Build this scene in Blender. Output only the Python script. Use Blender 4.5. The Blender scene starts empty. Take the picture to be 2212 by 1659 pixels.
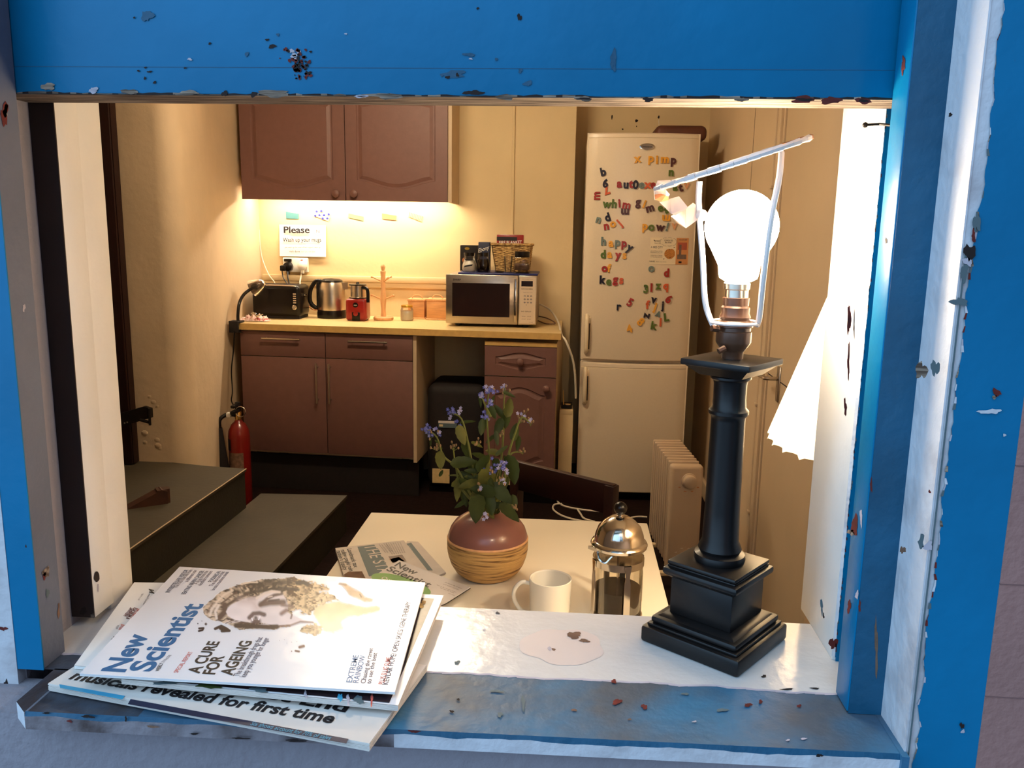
import bpy, bmesh, math, random
import numpy as np
from mathutils import Vector, Matrix
random.seed(7)
sc = bpy.context.scene
COL = sc.collection
PI = math.pi
# ------------------------------------------------------------------ camera
FPX = 1800.0; YAW = math.radians(3.8); PIT = math.radians(10.5); ROLL = .017; CZ = 1.43
_fw = Vector((-math.sin(YAW)*math.cos(PIT), math.cos(YAW)*math.cos(PIT), -math.sin(PIT)))
_r0 = Vector((math.cos(YAW), math.sin(YAW), 0))
_u0 = Vector((-math.sin(YAW)*math.sin(PIT), math.cos(YAW)*math.sin(PIT), math.cos(PIT)))
_R = _r0*math.cos(ROLL) + _u0*math.sin(ROLL); _U = _u0*math.cos(ROLL) - _r0*math.sin(ROLL)
cd = bpy.data.cameras.new('camera'); cam = bpy.data.objects.new('camera', cd); COL.objects.link(cam)
cd.sensor_width = 36; cd.lens = 36*FPX/2212; cd.clip_start = .02; cd.clip_end = 200
mw = Matrix.Identity(4)
for i in range(3):
    mw[i][0] = _R[i]; mw[i][1] = _U[i]; mw[i][2] = -_fw[i]
mw[2][3] = CZ
cam.matrix_world = mw
cd.dof.use_dof = False
sc.camera = cam
# measuring helpers: where a sight line meets a plane of the place
def _ray(x, y): return _fw + _R*((x-1106)/FPX) - _U*((y-829.5)/FPX)
def PY(x, y, d): v = _ray(x, y); t = d/v.y; return Vector((v.x*t, d, CZ+v.z*t))
def PZ(x, y, z): v = _ray(x, y); t = (z-CZ)/v.z; return Vector((v.x*t, v.y*t, z))
def PX(x, y, X): v = _ray(x, y); t = X/v.x; return Vector((X, v.y*t, CZ+v.z*t))
# ------------------------------------------------------------------ colour management, sky
sc.view_settings.view_transform = 'Standard'; sc.view_settings.look = 'None'
sc.view_settings.gamma = 1; sc.view_settings.use_curve_mapping = False
sc.view_settings.exposure = 0.0
SKY_S = 1.0
w = bpy.data.worlds.new('dusk_sky'); sc.world = w; w.use_nodes = True
nt = w.node_tree; nt.nodes.clear()
tc = nt.nodes.new('ShaderNodeTexCoord'); dp = nt.nodes.new('ShaderNodeVectorMath'); dp.operation = 'DOT_PRODUCT'
dp.inputs[1].default_value = Vector((-.75, -.35, .55)).normalized()
nt.links.new(tc.outputs['Generated'], dp.inputs[0])
cr = nt.nodes.new('ShaderNodeValToRGB')
cr.color_ramp.elements[0].position = 0; cr.color_ramp.elements[0].color = (.14, .14, .20, 1)
cr.color_ramp.elements[1].position = 1; cr.color_ramp.elements[1].color = (1.3, 2.1, 3.0, 1)
e = cr.color_ramp.elements.new(.52); e.color = (.30, .41, .62, 1)
mr = nt.nodes.new('ShaderNodeMapRange'); mr.inputs[1].default_value = -1; mr.inputs[2].default_value = 1
nt.links.new(dp.outputs['Value'], mr.inputs[0]); nt.links.new(mr.outputs[0], cr.inputs[0])
bg = nt.nodes.new('ShaderNodeBackground'); bg.inputs[1].default_value = SKY_S
nt.links.new(cr.outputs[0], bg.inputs[0]); wo = nt.nodes.new('ShaderNodeOutputWorld'); nt.links.new(bg.outputs[0], wo.inputs[0])
# lamp strengths (the lamps themselves are built further down)
BULB_L = 105.0; CEIL_L = 155.0; STRIP_L = 92.0; SHADE_W = 14.0
WARM = (1.0, .81, .56)
# ------------------------------------------------------------------ materials
def lin(c):
    return tuple(((v/255)/12.92 if v/255 <= .04045 else ((v/255+.055)/1.055)**2.4) for v in c)
MATS = {}
def M(name, col=(200,200,200), rough=.5, metal=0, var=.08, scale=12, bump=.0, bscale=90, spec=.5, trans=0, ior=1.45,
      emit=0, ecol=None, coat=0, attr=None, stretch=(1,1,1), col2=None, thr=None, alpha=1, sheen=0, transl=0):
    m = bpy.data.materials.new(name); MATS[name] = m; m.use_nodes = True
    n = m.node_tree; b = n.nodes['Principled BSDF']; L = n.links.new
    c = lin(col)
    b.inputs['Roughness'].default_value = rough; b.inputs['Metallic'].default_value = metal
    b.inputs['Specular IOR Level'].default_value = spec; b.inputs['IOR'].default_value = ior
    b.inputs['Transmission Weight'].default_value = trans; b.inputs['Coat Weight'].default_value = coat
    b.inputs['Coat Roughness'].default_value = .12
    b.inputs['Base Color'].default_value = (*c, 1); b.inputs['Alpha'].default_value = alpha
    t = n.nodes.new('ShaderNodeTexCoord'); mp = n.nodes.new('ShaderNodeMapping'); mp.inputs['Scale'].default_value = stretch
    L(t.outputs['Object'], mp.inputs[0])
    if attr:
        a = n.nodes.new('ShaderNodeAttribute'); a.attribute_name = attr; L(a.outputs['Color'], b.inputs['Base Color'])
    elif var or col2:
        no = n.nodes.new('ShaderNodeTexNoise'); no.inputs['Scale'].default_value = scale; no.inputs['Detail'].default_value = 5
        L(mp.outputs[0], no.inputs['Vector'])
        r = n.nodes.new('ShaderNodeValToRGB')
        if col2:
            r.color_ramp.elements[0].color = (*c, 1); r.color_ramp.elements[1].color = (*lin(col2), 1)
            lo, hi = thr or (.4, .6)
        else:
            r.color_ramp.elements[0].color = (*[v*(1-var) for v in c], 1); r.color_ramp.elements[1].color = (*[min(1, v*(1+var)) for v in c], 1)
            lo, hi = .3, .7
        r.color_ramp.elements[0].position = lo; r.color_ramp.elements[1].position = hi
        L(no.outputs['Fac'], r.inputs[0]); L(r.outputs[0], b.inputs['Base Color'])
    if bump:
        nb = n.nodes.new('ShaderNodeTexNoise'); nb.inputs['Scale'].default_value = bscale; nb.inputs['Detail'].default_value = 4
        L(mp.outputs[0], nb.inputs['Vector'])
        bu = n.nodes.new('ShaderNodeBump'); bu.inputs['Strength'].default_value = bump; bu.inputs['Distance'].default_value = .004
        L(nb.outputs['Fac'], bu.inputs['Height']); L(bu.outputs[0], b.inputs['Normal'])
    if emit:
        b.inputs['Emission Color'].default_value = (*(ecol or c), 1); b.inputs['Emission Strength'].default_value = emit
    if transl:
        tr = n.nodes.new('ShaderNodeBsdfTranslucent'); tr.inputs[0].default_value = (*c, 1)
        mx = n.nodes.new('ShaderNodeMixShader'); mx.inputs[0].default_value = transl
        L(b.outputs[0], mx.inputs[1]); L(tr.outputs[0], mx.inputs[2]); L(mx.outputs[0], n.nodes['Material Output'].inputs[0])
    return m
# ------------------------------------------------------------------ mesh builder
_txt = {}
def text_geo(s, off=0.0):
    k = (s, off)
    if k in _txt: return _txt[k]
    c = bpy.data.curves.new('t', 'FONT'); c.body = s; c.size = 1; c.offset = off; c.resolution_u = 3 if len(s) > 12 else 5
    o = bpy.data.objects.new('t', c); COL.objects.link(o)
    dg = bpy.context.evaluated_depsgraph_get(); me = bpy.data.meshes.new_from_object(o.evaluated_get(dg))
    vs = np.array([v.co[:2] for v in me.vertices]) if len(me.vertices) else np.zeros((1, 2)); fs = [tuple(p.vertices) for p in me.polygons]
    bpy.data.objects.remove(o); bpy.data.curves.remove(c); bpy.data.meshes.remove(me)
    _txt[k] = (vs, fs, vs[:, 0].min(), vs[:, 0].max(), vs[:, 1].min(), vs[:, 1].max())
    return _txt[k]
class MB:
    def __init__(s): s.v = []; s.f = []; s.m = []; s.sm = []; s.mats = []; s.X = None; s.cols = None
    def mi(s, m):
        if isinstance(m, str): m = MATS[m]
        if m not in s.mats: s.mats.append(m)
        return s.mats.index(m)
    def add(s, vs, fs, mat, smooth=False):
        o = len(s.v); i = s.mi(mat)
        for p in vs:
            p = Vector(p); s.v.append(s.X @ p if s.X else p)
        for f in fs: s.f.append(tuple(o+a for a in f)); s.m.append(i); s.sm.append(smooth)
        return s
    def box(s, x0, x1, y0, y1, z0, z1, mat, bev=0, seg=2):
        if x0 > x1: x0, x1 = x1, x0
        if y0 > y1: y0, y1 = y1, y0
        if z0 > z1: z0, z1 = z1, z0
        vs = [(x, y, z) for z in (z0, z1) for y in (y0, y1) for x in (x0, x1)]
        fs = [(0,2,3,1), (4,5,7,6), (0,1,5,4), (2,6,7,3), (0,4,6,2), (1,3,7,5)]
        if bev:
            bev = min(bev, .49*min(x1-x0, y1-y0, z1-z0))
            bm = bmesh.new(); bv = [bm.verts.new(v) for v in vs]
            for f in fs: bm.faces.new([bv[a] for a in f])
            bmesh.ops.bevel(bm, geom=list(bm.edges), offset=bev, segments=seg, profile=.5, affect='EDGES')
            bm.verts.ensure_lookup_table(); bm.verts.index_update()
            vs = [v.co.copy() for v in bm.verts]; fs = [tuple(v.index for v in f.verts) for f in bm.faces]; bm.free()
            return s.add(vs, fs, mat, True)
        return s.add(vs, fs, mat)
    def prism(s, pts, h, mat, smooth=False):      # pts: 3-D loop, h: extrusion vector
        n = len(pts); h = Vector(h); vs = [Vector(p) for p in pts] + [Vector(p)+h for p in pts]
        fs = [tuple(range(n))[::-1], tuple(range(n, 2*n))] + [(i, (i+1) % n, n+(i+1) % n, n+i) for i in range(n)]
        return s.add(vs, fs, mat, smooth)
    def poly(s, pts, mat): return s.add(pts, [tuple(range(len(pts)))], mat)
    def tube(s, pts, r, mat, n=8, smooth=True, cap=True, sub=0):
        pts = [Vector(p) for p in pts]
        if sub:
            q = []
            for i in range(len(pts)-1):
                p0 = pts[max(0, i-1)]; p1 = pts[i]; p2 = pts[i+1]; p3 = pts[min(len(pts)-1, i+2)]
                for k in range(sub):
                    t = k/sub
                    q.append(.5*((2*p1)+(p2-p0)*t+(2*p0-5*p1+4*p2-p3)*t*t+(3*p1-p0-3*p2+p3)*t**3))
            pts = q+[pts[-1]]
        N = len(pts); rs = r if isinstance(r, (list, tuple)) else [r]*N
        if len(rs) != N: rs = [rs[0]+(rs[-1]-rs[0])*i/(N-1) for i in range(N)]
        vs = []; fs = []; u = None
        for i, p in enumerate(pts):
            t = (pts[min(i+1, N-1)]-pts[max(i-1, 0)]).normalized()
            if u is None: u = t.orthogonal().normalized()
            else:
                u = (u - t*u.dot(t)); u = u.normalized() if u.length > 1e-6 else t.orthogonal().normalized()
            v = t.cross(u)
            for k in range(n):
                a = 2*PI*k/n; vs.append(p + (u*math.cos(a)+v*math.sin(a))*rs[i])
        for i in range(N-1):
            for k in range(n): fs.append((i*n+k, i*n+(k+1) % n, (i+1)*n+(k+1) % n, (i+1)*n+k))
        if cap: fs += [tuple(range(n))[::-1], tuple(range((N-1)*n, N*n))]
        return s.add(vs, fs, mat, smooth)
    def lathe(s, prof, c, mat, n=32, smooth=True, axis='z'):   # prof: (r, h)
        vs = []; fs = []; c = Vector(c); N = len(prof)
        for r, h in prof:
            for k in range(n):
                a = 2*PI*k/n; x, y = r*math.cos(a), r*math.sin(a)
                vs.append(c+(Vector((x, y, h)) if axis == 'z' else Vector((x, h, y)) if axis == 'y' else Vector((h, x, y))))
        for i in range(N-1):
            for k in range(n): fs.append((i*n+k, i*n+(k+1) % n, (i+1)*n+(k+1) % n, (i+1)*n+k))
        if prof[0][0] > 1e-5: fs.append(tuple(range(n))[::-1])
        if prof[-1][0] > 1e-5: fs.append(tuple(range((N-1)*n, N*n)))
        return s.add(vs, fs, mat, smooth)
    def ball(s, c, r, mat, n=16, sc=(1,1,1)):
        pr = [(max(1e-6, math.sin(PI*i/(n//2)))*r, -math.cos(PI*i/(n//2))*r) for i in range(n//2+1)]
        c = Vector(c); vs = []; fs = []
        for rr, h in pr:
            for k in range(n): a = 2*PI*k/n; vs.append(c+Vector((rr*math.cos(a)*sc[0], rr*math.sin(a)*sc[1], h*sc[2])))
        for i in range(len(pr)-1):
            for k in range(n): fs.append((i*n+k, i*n+(k+1) % n, (i+1)*n+(k+1) % n, (i+1)*n+k))
        return s.add(vs, fs, mat, True)
    def text(s, t, S, E, h, up, mat, off=.0, lift=(0,0,0), fit=True):
        vs, fs, x0, x1, y0, y1 = text_geo(t, off)
        cap = text_geo('H', 0)[5]; S = Vector(S); E = Vector(E); up = Vector(up).normalized()*h
        d = (E-S)/max(x1-x0, 1e-6) if fit else (E-S).normalized()*(h/cap)
        return s.add([S+d*float(a-x0)+up*float(b/cap)+Vector(lift) for a, b in vs], fs, mat)
    def spot(s, c, a, b, mat, n=11, jag=.35, lift=(0,0,0)):   # irregular flat mark: centre, half axes (vectors)
        c = Vector(c)+Vector(lift); a = Vector(a); b = Vector(b); vs = []
        n = max(n, 18) if jag > .2 else n; p = [random.uniform(0, 6.3) for _ in range(4)]
        for k in range(n):
            t = 2*PI*k/n; q = .92+jag*(.42*math.sin(2*t+p[0])+.32*math.sin(3*t+p[1])+.26*math.sin(5*t+p[2])+.2*math.sin(8*t+p[3])); vs.append(c+a*math.cos(t)*q+b*math.sin(t)*q)
        return s.add(vs+[c], [(i, (i+1) % n, n) for i in range(n)], mat)
    def mesh(s, name, o=(0,0,0)):
        o = Vector(o); me = bpy.data.meshes.new(name)
        me.from_pydata([tuple(v-o) for v in s.v], [], s.f)
        for m in s.mats: me.materials.append(m)
        me.polygons.foreach_set('material_index', s.m); me.polygons.foreach_set('use_smooth', s.sm)
        if any(s.sm):
            try: me.set_sharp_from_angle(angle=math.radians(38))
            except Exception: pass
        me.update()
        return me
def tag(o, label=None, cat=None, group=None, kind=None):
    if label: o['label'] = label
    if cat: o['category'] = cat
    if group: o['group'] = group
    if kind: o['kind'] = kind
    return o
class T:                       # a thing: an Empty at its base with parts
    def __init__(s, name, loc, label=None, cat=None, group=None, kind=None):
        s.loc = Vector(loc); s.o = bpy.data.objects.new(name, None); s.o.empty_display_size = .05; COL.objects.link(s.o); s.o.location = s.loc
        tag(s.o, label, cat, group, kind); s.kind = kind
    def part(s, name, mb, parent=None, label=None, kind=None):
        o = bpy.data.objects.new(name, mb.mesh(name, s.loc)); COL.objects.link(o); o.parent = parent or s.o
        tag(o, label, kind=kind)
        return o
def solo(name, mb, label=None, cat=None, group=None, kind=None):
    xs = [v.x for v in mb.v]; ys = [v.y for v in mb.v]; zs = [v.z for v in mb.v]
    loc = Vector(((min(xs)+max(xs))/2, (min(ys)+max(ys))/2, min(zs)))
    o = bpy.data.objects.new(name, mb.mesh(name, loc)); o.location = loc; COL.objects.link(o)
    return tag(o, label, cat, group, kind)
def rotz(c, a): return Matrix.Translation(Vector(c)) @ Matrix.Rotation(a, 4, 'Z')
V = Vector
# materials
M('blue_paint', (1,108,152), rough=.36, var=.13, scale=6, bump=.12, bscale=60, spec=.28)
M('blue_sill', (48,104,138), rough=.45, scale=9, bump=.3, bscale=70, col2=(72,82,92), thr=(.42,.66))
M('worn_shaded_sill', (62,72,86), rough=.6, scale=14, bump=.4, bscale=70, col2=(44,34,34), thr=(.42,.62))  # worn paint, with the shade of the magazines coloured in too
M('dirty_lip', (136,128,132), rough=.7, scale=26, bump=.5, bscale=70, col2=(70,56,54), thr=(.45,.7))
M('peel_pink', (206,192,186), rough=.35, var=.03, coat=.2)
M('mortar', (120,88,84), rough=.9)
M('blue_dark', (12,76,106), rough=.5, var=.2, scale=14, bump=.3)
M('white_paint', (226,222,216), rough=.38, var=.05, scale=8, bump=.15, bscale=60)
M('white_gloss', (208,203,198), rough=.2, var=.03, scale=6, bump=.25, bscale=45, coat=.3)
M('old_white', (200,200,204), rough=.5, scale=18, bump=.35, bscale=90, col2=(150,140,140), thr=(.5,.85))
M('grey_paint', (96,102,118), rough=.45, var=.1, scale=10, bump=.2)
M('bare_wood', (84,68,56), rough=.8, scale=10, stretch=(2,30,30), bump=.5, bscale=20, col2=(156,138,120), thr=(.42,.62))
M('chip_wood', (112,84,66), rough=.85, var=.3, scale=60, bump=.4)
M('rot_black', (30,16,12), rough=.8, var=.3, scale=60)
M('rust_red', (96,28,20), rough=.8, var=.4, scale=80)
M('lilac_chip', (176,168,176), rough=.6, var=.1, scale=50)
M('dark_channel', (34,22,22), rough=.5, var=.2, scale=8)
M('pink_wall', (152,112,104), rough=.85, var=.06, scale=10, bump=.35, bscale=130)
M('out_wall', (140,134,140), rough=.9, var=.07, scale=6, bump=.4, bscale=110)
M('cream_wall', (214,190,146), rough=.7, var=.05, scale=3, bump=.25, bscale=40)
M('left_wall', (202,178,146), rough=.75, var=.07, scale=4, bump=.55, bscale=22)
M('right_wall', (220,194,158), rough=.55, var=.04, scale=3, bump=.15, bscale=30)
M('ceiling_paint', (225,210,185), rough=.9, var=.04, scale=4)
M('dark_floor', (24,11,8), rough=.9, var=.3, scale=40, bump=.3, spec=.15)
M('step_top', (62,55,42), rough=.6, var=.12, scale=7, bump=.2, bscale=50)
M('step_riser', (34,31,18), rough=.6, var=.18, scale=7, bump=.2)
M('stone', (84,84,88), rough=.9, var=.2, scale=20, bump=.4)
M('dark_door', (34,14,10), rough=.5, var=.25, scale=20, stretch=(8,8,1), spec=.3)
M('black_iron', (26,18,14), rough=.5, metal=.3, var=.3, scale=60)
M('cabinet', (110,76,68), rough=.5, var=.05, scale=30, bump=.08)
M('cabinet_side', (196,172,140), rough=.6, var=.05, scale=10)
M('worktop', (214,186,132), rough=.4, var=.08, scale=60)
M('worktop_edge', (196,158,92), rough=.4, var=.08, scale=40)
M('gap_dark', (28,12,10), rough=.8, var=.1)
M('chrome', (210,205,198), rough=.12, metal=1, var=.03, scale=6)
M('steel', (196,186,172), rough=.28, metal=1, var=.05, scale=8, stretch=(1,1,12))
M('brass', (214,170,96), rough=.22, metal=1, var=.06)
M('fridge_white', (226,208,180), rough=.3, var=.015, scale=120, bump=.06, bscale=260, coat=.2)
M('fridge_handle', (232,214,180), rough=.18, var=.02, coat=.4)
M('black_plastic', (14,10,9), rough=.3, var=.15, scale=50, spec=.35)
M('black_matt', (22,14,12), rough=.75, var=.25, scale=50)
M('white_plastic', (232,226,214), rough=.3, var=.02)
M('cable_white', (226,214,192), rough=.45, var=.04)
M('red_plastic', (134,24,20), rough=.3, var=.06, coat=.2)
M('red_metal', (118,20,14), rough=.32, var=.08, coat=.3)
M('beech', (222,170,120), rough=.5, var=.1, scale=20, stretch=(6,6,1))
M('box_wood', (206,150,96), rough=.55, var=.12, scale=16, stretch=(1,6,6))
def thin_glass(name, tint, refl=.9):
    m = bpy.data.materials.new(name); MATS[name] = m; m.use_nodes = True; n = m.node_tree; n.nodes.remove(n.nodes['Principled BSDF'])
    tr = n.nodes.new('ShaderNodeBsdfTransparent'); tr.inputs[0].default_value = (*lin(tint), 1); gl = n.nodes.new('ShaderNodeBsdfGlossy'); gl.inputs['Roughness'].default_value = .03
    lw = n.nodes.new('ShaderNodeLayerWeight'); lw.inputs[0].default_value = .35; mu = n.nodes.new('ShaderNodeMath'); mu.operation = 'MULTIPLY'; mu.inputs[1].default_value = refl
    mx = n.nodes.new('ShaderNodeMixShader'); L = n.links.new; L(lw.outputs['Fresnel'], mu.inputs[0]); L(mu.outputs[0], mx.inputs[0]); L(tr.outputs[0], mx.inputs[1]); L(gl.outputs[0], mx.inputs[2]); L(mx.outputs[0], n.nodes['Material Output'].inputs[0])
thin_glass('glass', (253,252,250), .8); thin_glass('stained_glass', (251,249,244), .22)
M('smoke_glass', (110,95,85), rough=.05, trans=.85, var=0)
M('coffee', (26,12,8), rough=.15, var=.1)
M('gold', (216,172,72), rough=.3, metal=.8, var=.05)
M('paper', (232,228,222), rough=.55, var=.02)
M('cover_paper', (226,222,222), rough=.24, var=.0, coat=.25, spec=.4, bump=.5, bscale=9)
M('news_paper', (214,204,194), rough=.8, var=.05, scale=30)
M('ink', (24,18,20), rough=.5, var=.1)
M('ink_soft', (104,92,96), rough=.6, var=.1)
M('ink_blue', (20,92,140), rough=.4, var=.05)
M('ink_red', (200,92,78), rough=.5, var=.05)
M('ink_sky', (58,150,184), rough=.5, var=.06)
M('ink_navy', (30,34,60), rough=.5, var=.2, scale=50)
M('ink_slate', (84,100,104), rough=.6, var=.06)
M('ink_green', (96,158,60), rough=.35, var=.05)
M('print', attr='Col', rough=.4, spec=.3, coat=.08)
M('printed_dark', (40,26,30), rough=.3, scale=50, col2=(92,64,62), thr=(.55,.8))
M('table_top', (238,228,208), rough=.35, var=.015, scale=4)
M('vase_top', (140,92,84), rough=.28, var=.05, coat=.35)
M('vase_wood', (206,164,100), rough=.5, scale=6, stretch=(2.2,2.2,34), bump=.6, bscale=9, col2=(112,76,38), thr=(.47,.66))
M('leaf', (56,68,26), rough=.6, var=.25, scale=40, transl=.25)
M('leaf_old', (104,104,44), rough=.6, var=.25, scale=40, transl=.25)
M('stem', (106,110,50), rough=.6, var=.2)
M('petal', (96,102,178), rough=.6, var=.15, scale=90)
M('petal_pale', (170,168,206), rough=.6, var=.15, scale=90)
M('bud', (150,120,84), rough=.7, var=.3, scale=90)
M('mug_white', (236,230,216), rough=.22, var=.01, coat=.3)
M('lamp_black', (18,14,13), rough=.36, var=.15, scale=30, spec=.35, coat=.05)
M('lamp_brown', (84,56,40), rough=.3, metal=.15, var=.08, scale=12)
M('carrier_white', (226,214,208), rough=.35, var=.04)
M('torn_paper', (236,222,212), rough=.7, var=.12, scale=40, transl=.45)
M('scorched', (176,110,66), rough=.8, var=.3, scale=90)
M('bulb_glow', (255,220,170), emit=BULB_L, ecol=WARM, var=0)
M('globe_glow', (255,220,170), emit=CEIL_L, ecol=WARM, var=0)
M('strip_glow', (255,235,200), emit=STRIP_L, ecol=(1.0,.84,.62), var=0)
M('shade_cloth', (250,236,214), rough=.8, var=.02, transl=.6)
M('radiator', (192,168,140), rough=.35, var=.03, coat=.1)
M('chair_wood', (40,16,14), rough=.4, var=.2, scale=12)
M('wedge_wood', (66,36,22), rough=.6, var=.25, scale=20)
M('wicker', (206,168,104), rough=.7, scale=60, stretch=(1,1,2.4), bump=.9, bscale=60, col2=(120,84,40), thr=(.4,.62))
M('tray_blue', (26,34,96), rough=.4, var=.1)
M('cloth_pink', (226,196,188), rough=.9, scale=45, col2=(176,84,84), thr=(.55,.62))
M('brown_tray', (92,52,38), rough=.6, var=.1)
M('mw_side', (150,128,104), rough=.4, var=.05)
M('mw_panel', (206,186,160), rough=.35, var=.03)
M('mw_glass', (24,10,8), rough=.08, var=.1, coat=.5)
M('concrete_out', (90,92,98), rough=.9, var=.2, scale=8)
# ================================================================== THE SETTING
IN_Y = .81; BACK = 4.80; REC = 5.06; LX = -1.79; RX = .78; ZC = 2.42
SILL = 1.04
solo('floor', MB().box(-3.2, 1.0, .81, 5.3, -.06, 0, 'dark_floor'), kind='structure')
solo('ceiling', MB().box(-3.2, 1.0, .6, 5.3, ZC, ZC+.06, 'ceiling_paint'), kind='structure')
b = MB().box(-2.2, 0.012, BACK, BACK+.3, 0, ZC, 'cream_wall')
b.box(.012, 1.0, REC, REC+.1, 0, ZC, 'cream_wall')
solo('wall_back', b, kind='structure')
# right wall
solo('wall_right', MB().box(RX, RX+.1, IN_Y, REC+.1, 0, ZC, 'right_wall'), kind='structure')
# left wall: thick rounded pier with the doorway in front of it
b = MB(); pl = []
for p in [(-3.2, 3.56), (-1.93, 3.555)]: pl.append(p)
for k in range(9):
    a = -PI/2 + (PI/2+.02)*k/8
    pl.append((-1.785+.09*math.cos(a), 3.645+.09*math.sin(a)))
pl += [(-1.66, 4.2), (-1.79, 4.36), (-1.79, 4.86), (-3.2, 4.86)]
pl = pl[:2]+pl[2:11]+[(-1.704, 3.78), (-1.728, 3.92), (-1.755, 4.04), (-1.782, 4.16), (-1.80, 4.27), (-1.80, 4.86), (-3.2, 4.86)]
b.prism([(x, y, .0) for x, y in pl], (0, 0, ZC), 'left_wall', True)
solo('wall_left', b, kind='structure')
solo('wall_left_far', MB().box(-3.2, -3.1, .81, 3.6, 0, ZC, 'left_wall'), kind='structure')
# window wall (room face y .81, street face y .60)
XL, XR = -.455, .247
b = MB()
b.box(-3.2, -.478, .66, IN_Y, -.1, ZC, 'out_wall'); b.box(.285, 1.0, .66, IN_Y, -.1, ZC, 'out_wall')
b.box(-3.2, -.60, .61, .66, -.1, ZC, 'out_wall')
b.box(-.478, .285, .66, IN_Y, -.1, SILL-.03, 'out_wall')
b.box(-.60, .45, .606, .66, -.1, SILL-.0155, 'out_wall')
b.box(-.478, .285, .66, IN_Y, 2.2, ZC, 'out_wall')
solo('wall_front', b, kind='structure')
b = MB()
b.box(.3215, 2.0, .598, .66, -.1, ZC, 'pink_wall')
for z in (1.27, 1.18, 1.09, .98, .86): b.box(.3215, 2.0, .5975, .5985, z, z+.0007, 'mortar')
solo('wall_street', b, kind='structure')
solo('wall_sky_block', MB().box(1.02, 1.12, -3.4, .598, -.1, 3.1, 'pink_wall'), kind='structure')  # unseen wall, added to cut sky light on the right of the window
solo('floor_street', MB().box(-4, 4, -4, .61, -.16, -.1, 'concrete_out'), kind='structure')
# ------------------------------------------------------------------ the window
win = T('window_1', (-.1, .7, SILL), kind='structure')
ZT = 2.2
def jag(n, amp, base=0.0):
    out = []; v = 0
    for i in range(n):
        v = .6*v + random.uniform(-amp, amp); out.append(base+v)
    return out
# sill board: white gloss inside, blue outside, split by a worn wavering line
b = MB(); y0, y1 = .5885, IN_Y
n = 90; xs = [-.478+(.2635+.478)*i/(n-1) for i in range(n)]
jg = jag(n, .0016, .6805)
fr = [(-.43 if x < -.43 else x) for x in xs]
def yf(x): return .586+.0095*(x+.43)/.7
top = SILL
for i in range(n-1):
    x, X2 = xs[i], xs[i+1]
    b.poly([(x, jg[i], top), (X2, jg[i+1], top), (X2, y1, top), (x, y1, top)], 'white_gloss')
    b.poly([(x, jg[i]-.002-random.random()*.0015, top-.0003), (X2, jg[i+1]-.0025, top-.0003), (X2, jg[i+1], top), (x, jg[i], top)], 'lilac_chip')
    sm_ = 'worn_shaded_sill' if x < -.335+.02*math.sin(i*1.3) else 'blue_sill'
    if X2 > -.43 and x > -.43:
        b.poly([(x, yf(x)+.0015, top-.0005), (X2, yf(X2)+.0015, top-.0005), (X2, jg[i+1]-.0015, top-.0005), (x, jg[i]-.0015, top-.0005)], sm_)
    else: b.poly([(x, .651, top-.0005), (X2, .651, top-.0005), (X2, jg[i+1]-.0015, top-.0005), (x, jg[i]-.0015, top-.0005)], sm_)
b.poly([(-.446, .6, top-.0005), (-.43, .586, top-.0005), (-.43, .653, top-.0005), (-.446, .653, top-.0005)], 'worn_shaded_sill')
b.poly([(-.478, y1, top), (.2635, y1, top), (.2635, y1, top-.03), (-.478, y1, top-.03)], 'white_gloss')
# front edge, blue arris over a chipped white lip
jz = jag(n, .0009, SILL-.0045)
for i in range(n-1):
    x, X2 = max(xs[i], -.43), max(xs[i+1], -.43)
    if X2 <= x: continue
    b.poly([(x, yf(x)+.0015, top-.0005), (X2, yf(X2)+.0015, top-.0005), (X2, yf(X2), jz[i+1]), (x, yf(x), jz[i])], 'blue_dark')
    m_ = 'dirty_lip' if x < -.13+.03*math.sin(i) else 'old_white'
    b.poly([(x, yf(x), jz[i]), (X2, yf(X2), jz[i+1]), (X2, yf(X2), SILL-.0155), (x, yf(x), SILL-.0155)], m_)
b.poly([(-.43, .586, SILL-.0155), (.2635, .5955, SILL-.0155), (.2635, .66, SILL-.0155), (-.43, .66, SILL-.0155)], 'old_white')
b.poly([(-.43, .586, SILL-.0155), (-.43, .586, SILL-.0005), (-.446, .6, SILL-.0005), (-.446, .6, SILL-.0155)], 'old_white')
up = (0, 0, .0006)
c = PZ(1215, 1396, SILL); b.spot(c, PZ(1308, 1402, SILL)-c, PZ(1222, 1354, SILL)-c, 'peel_pink', n=40, jag=.13, lift=(0, 0, .0003))
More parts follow.
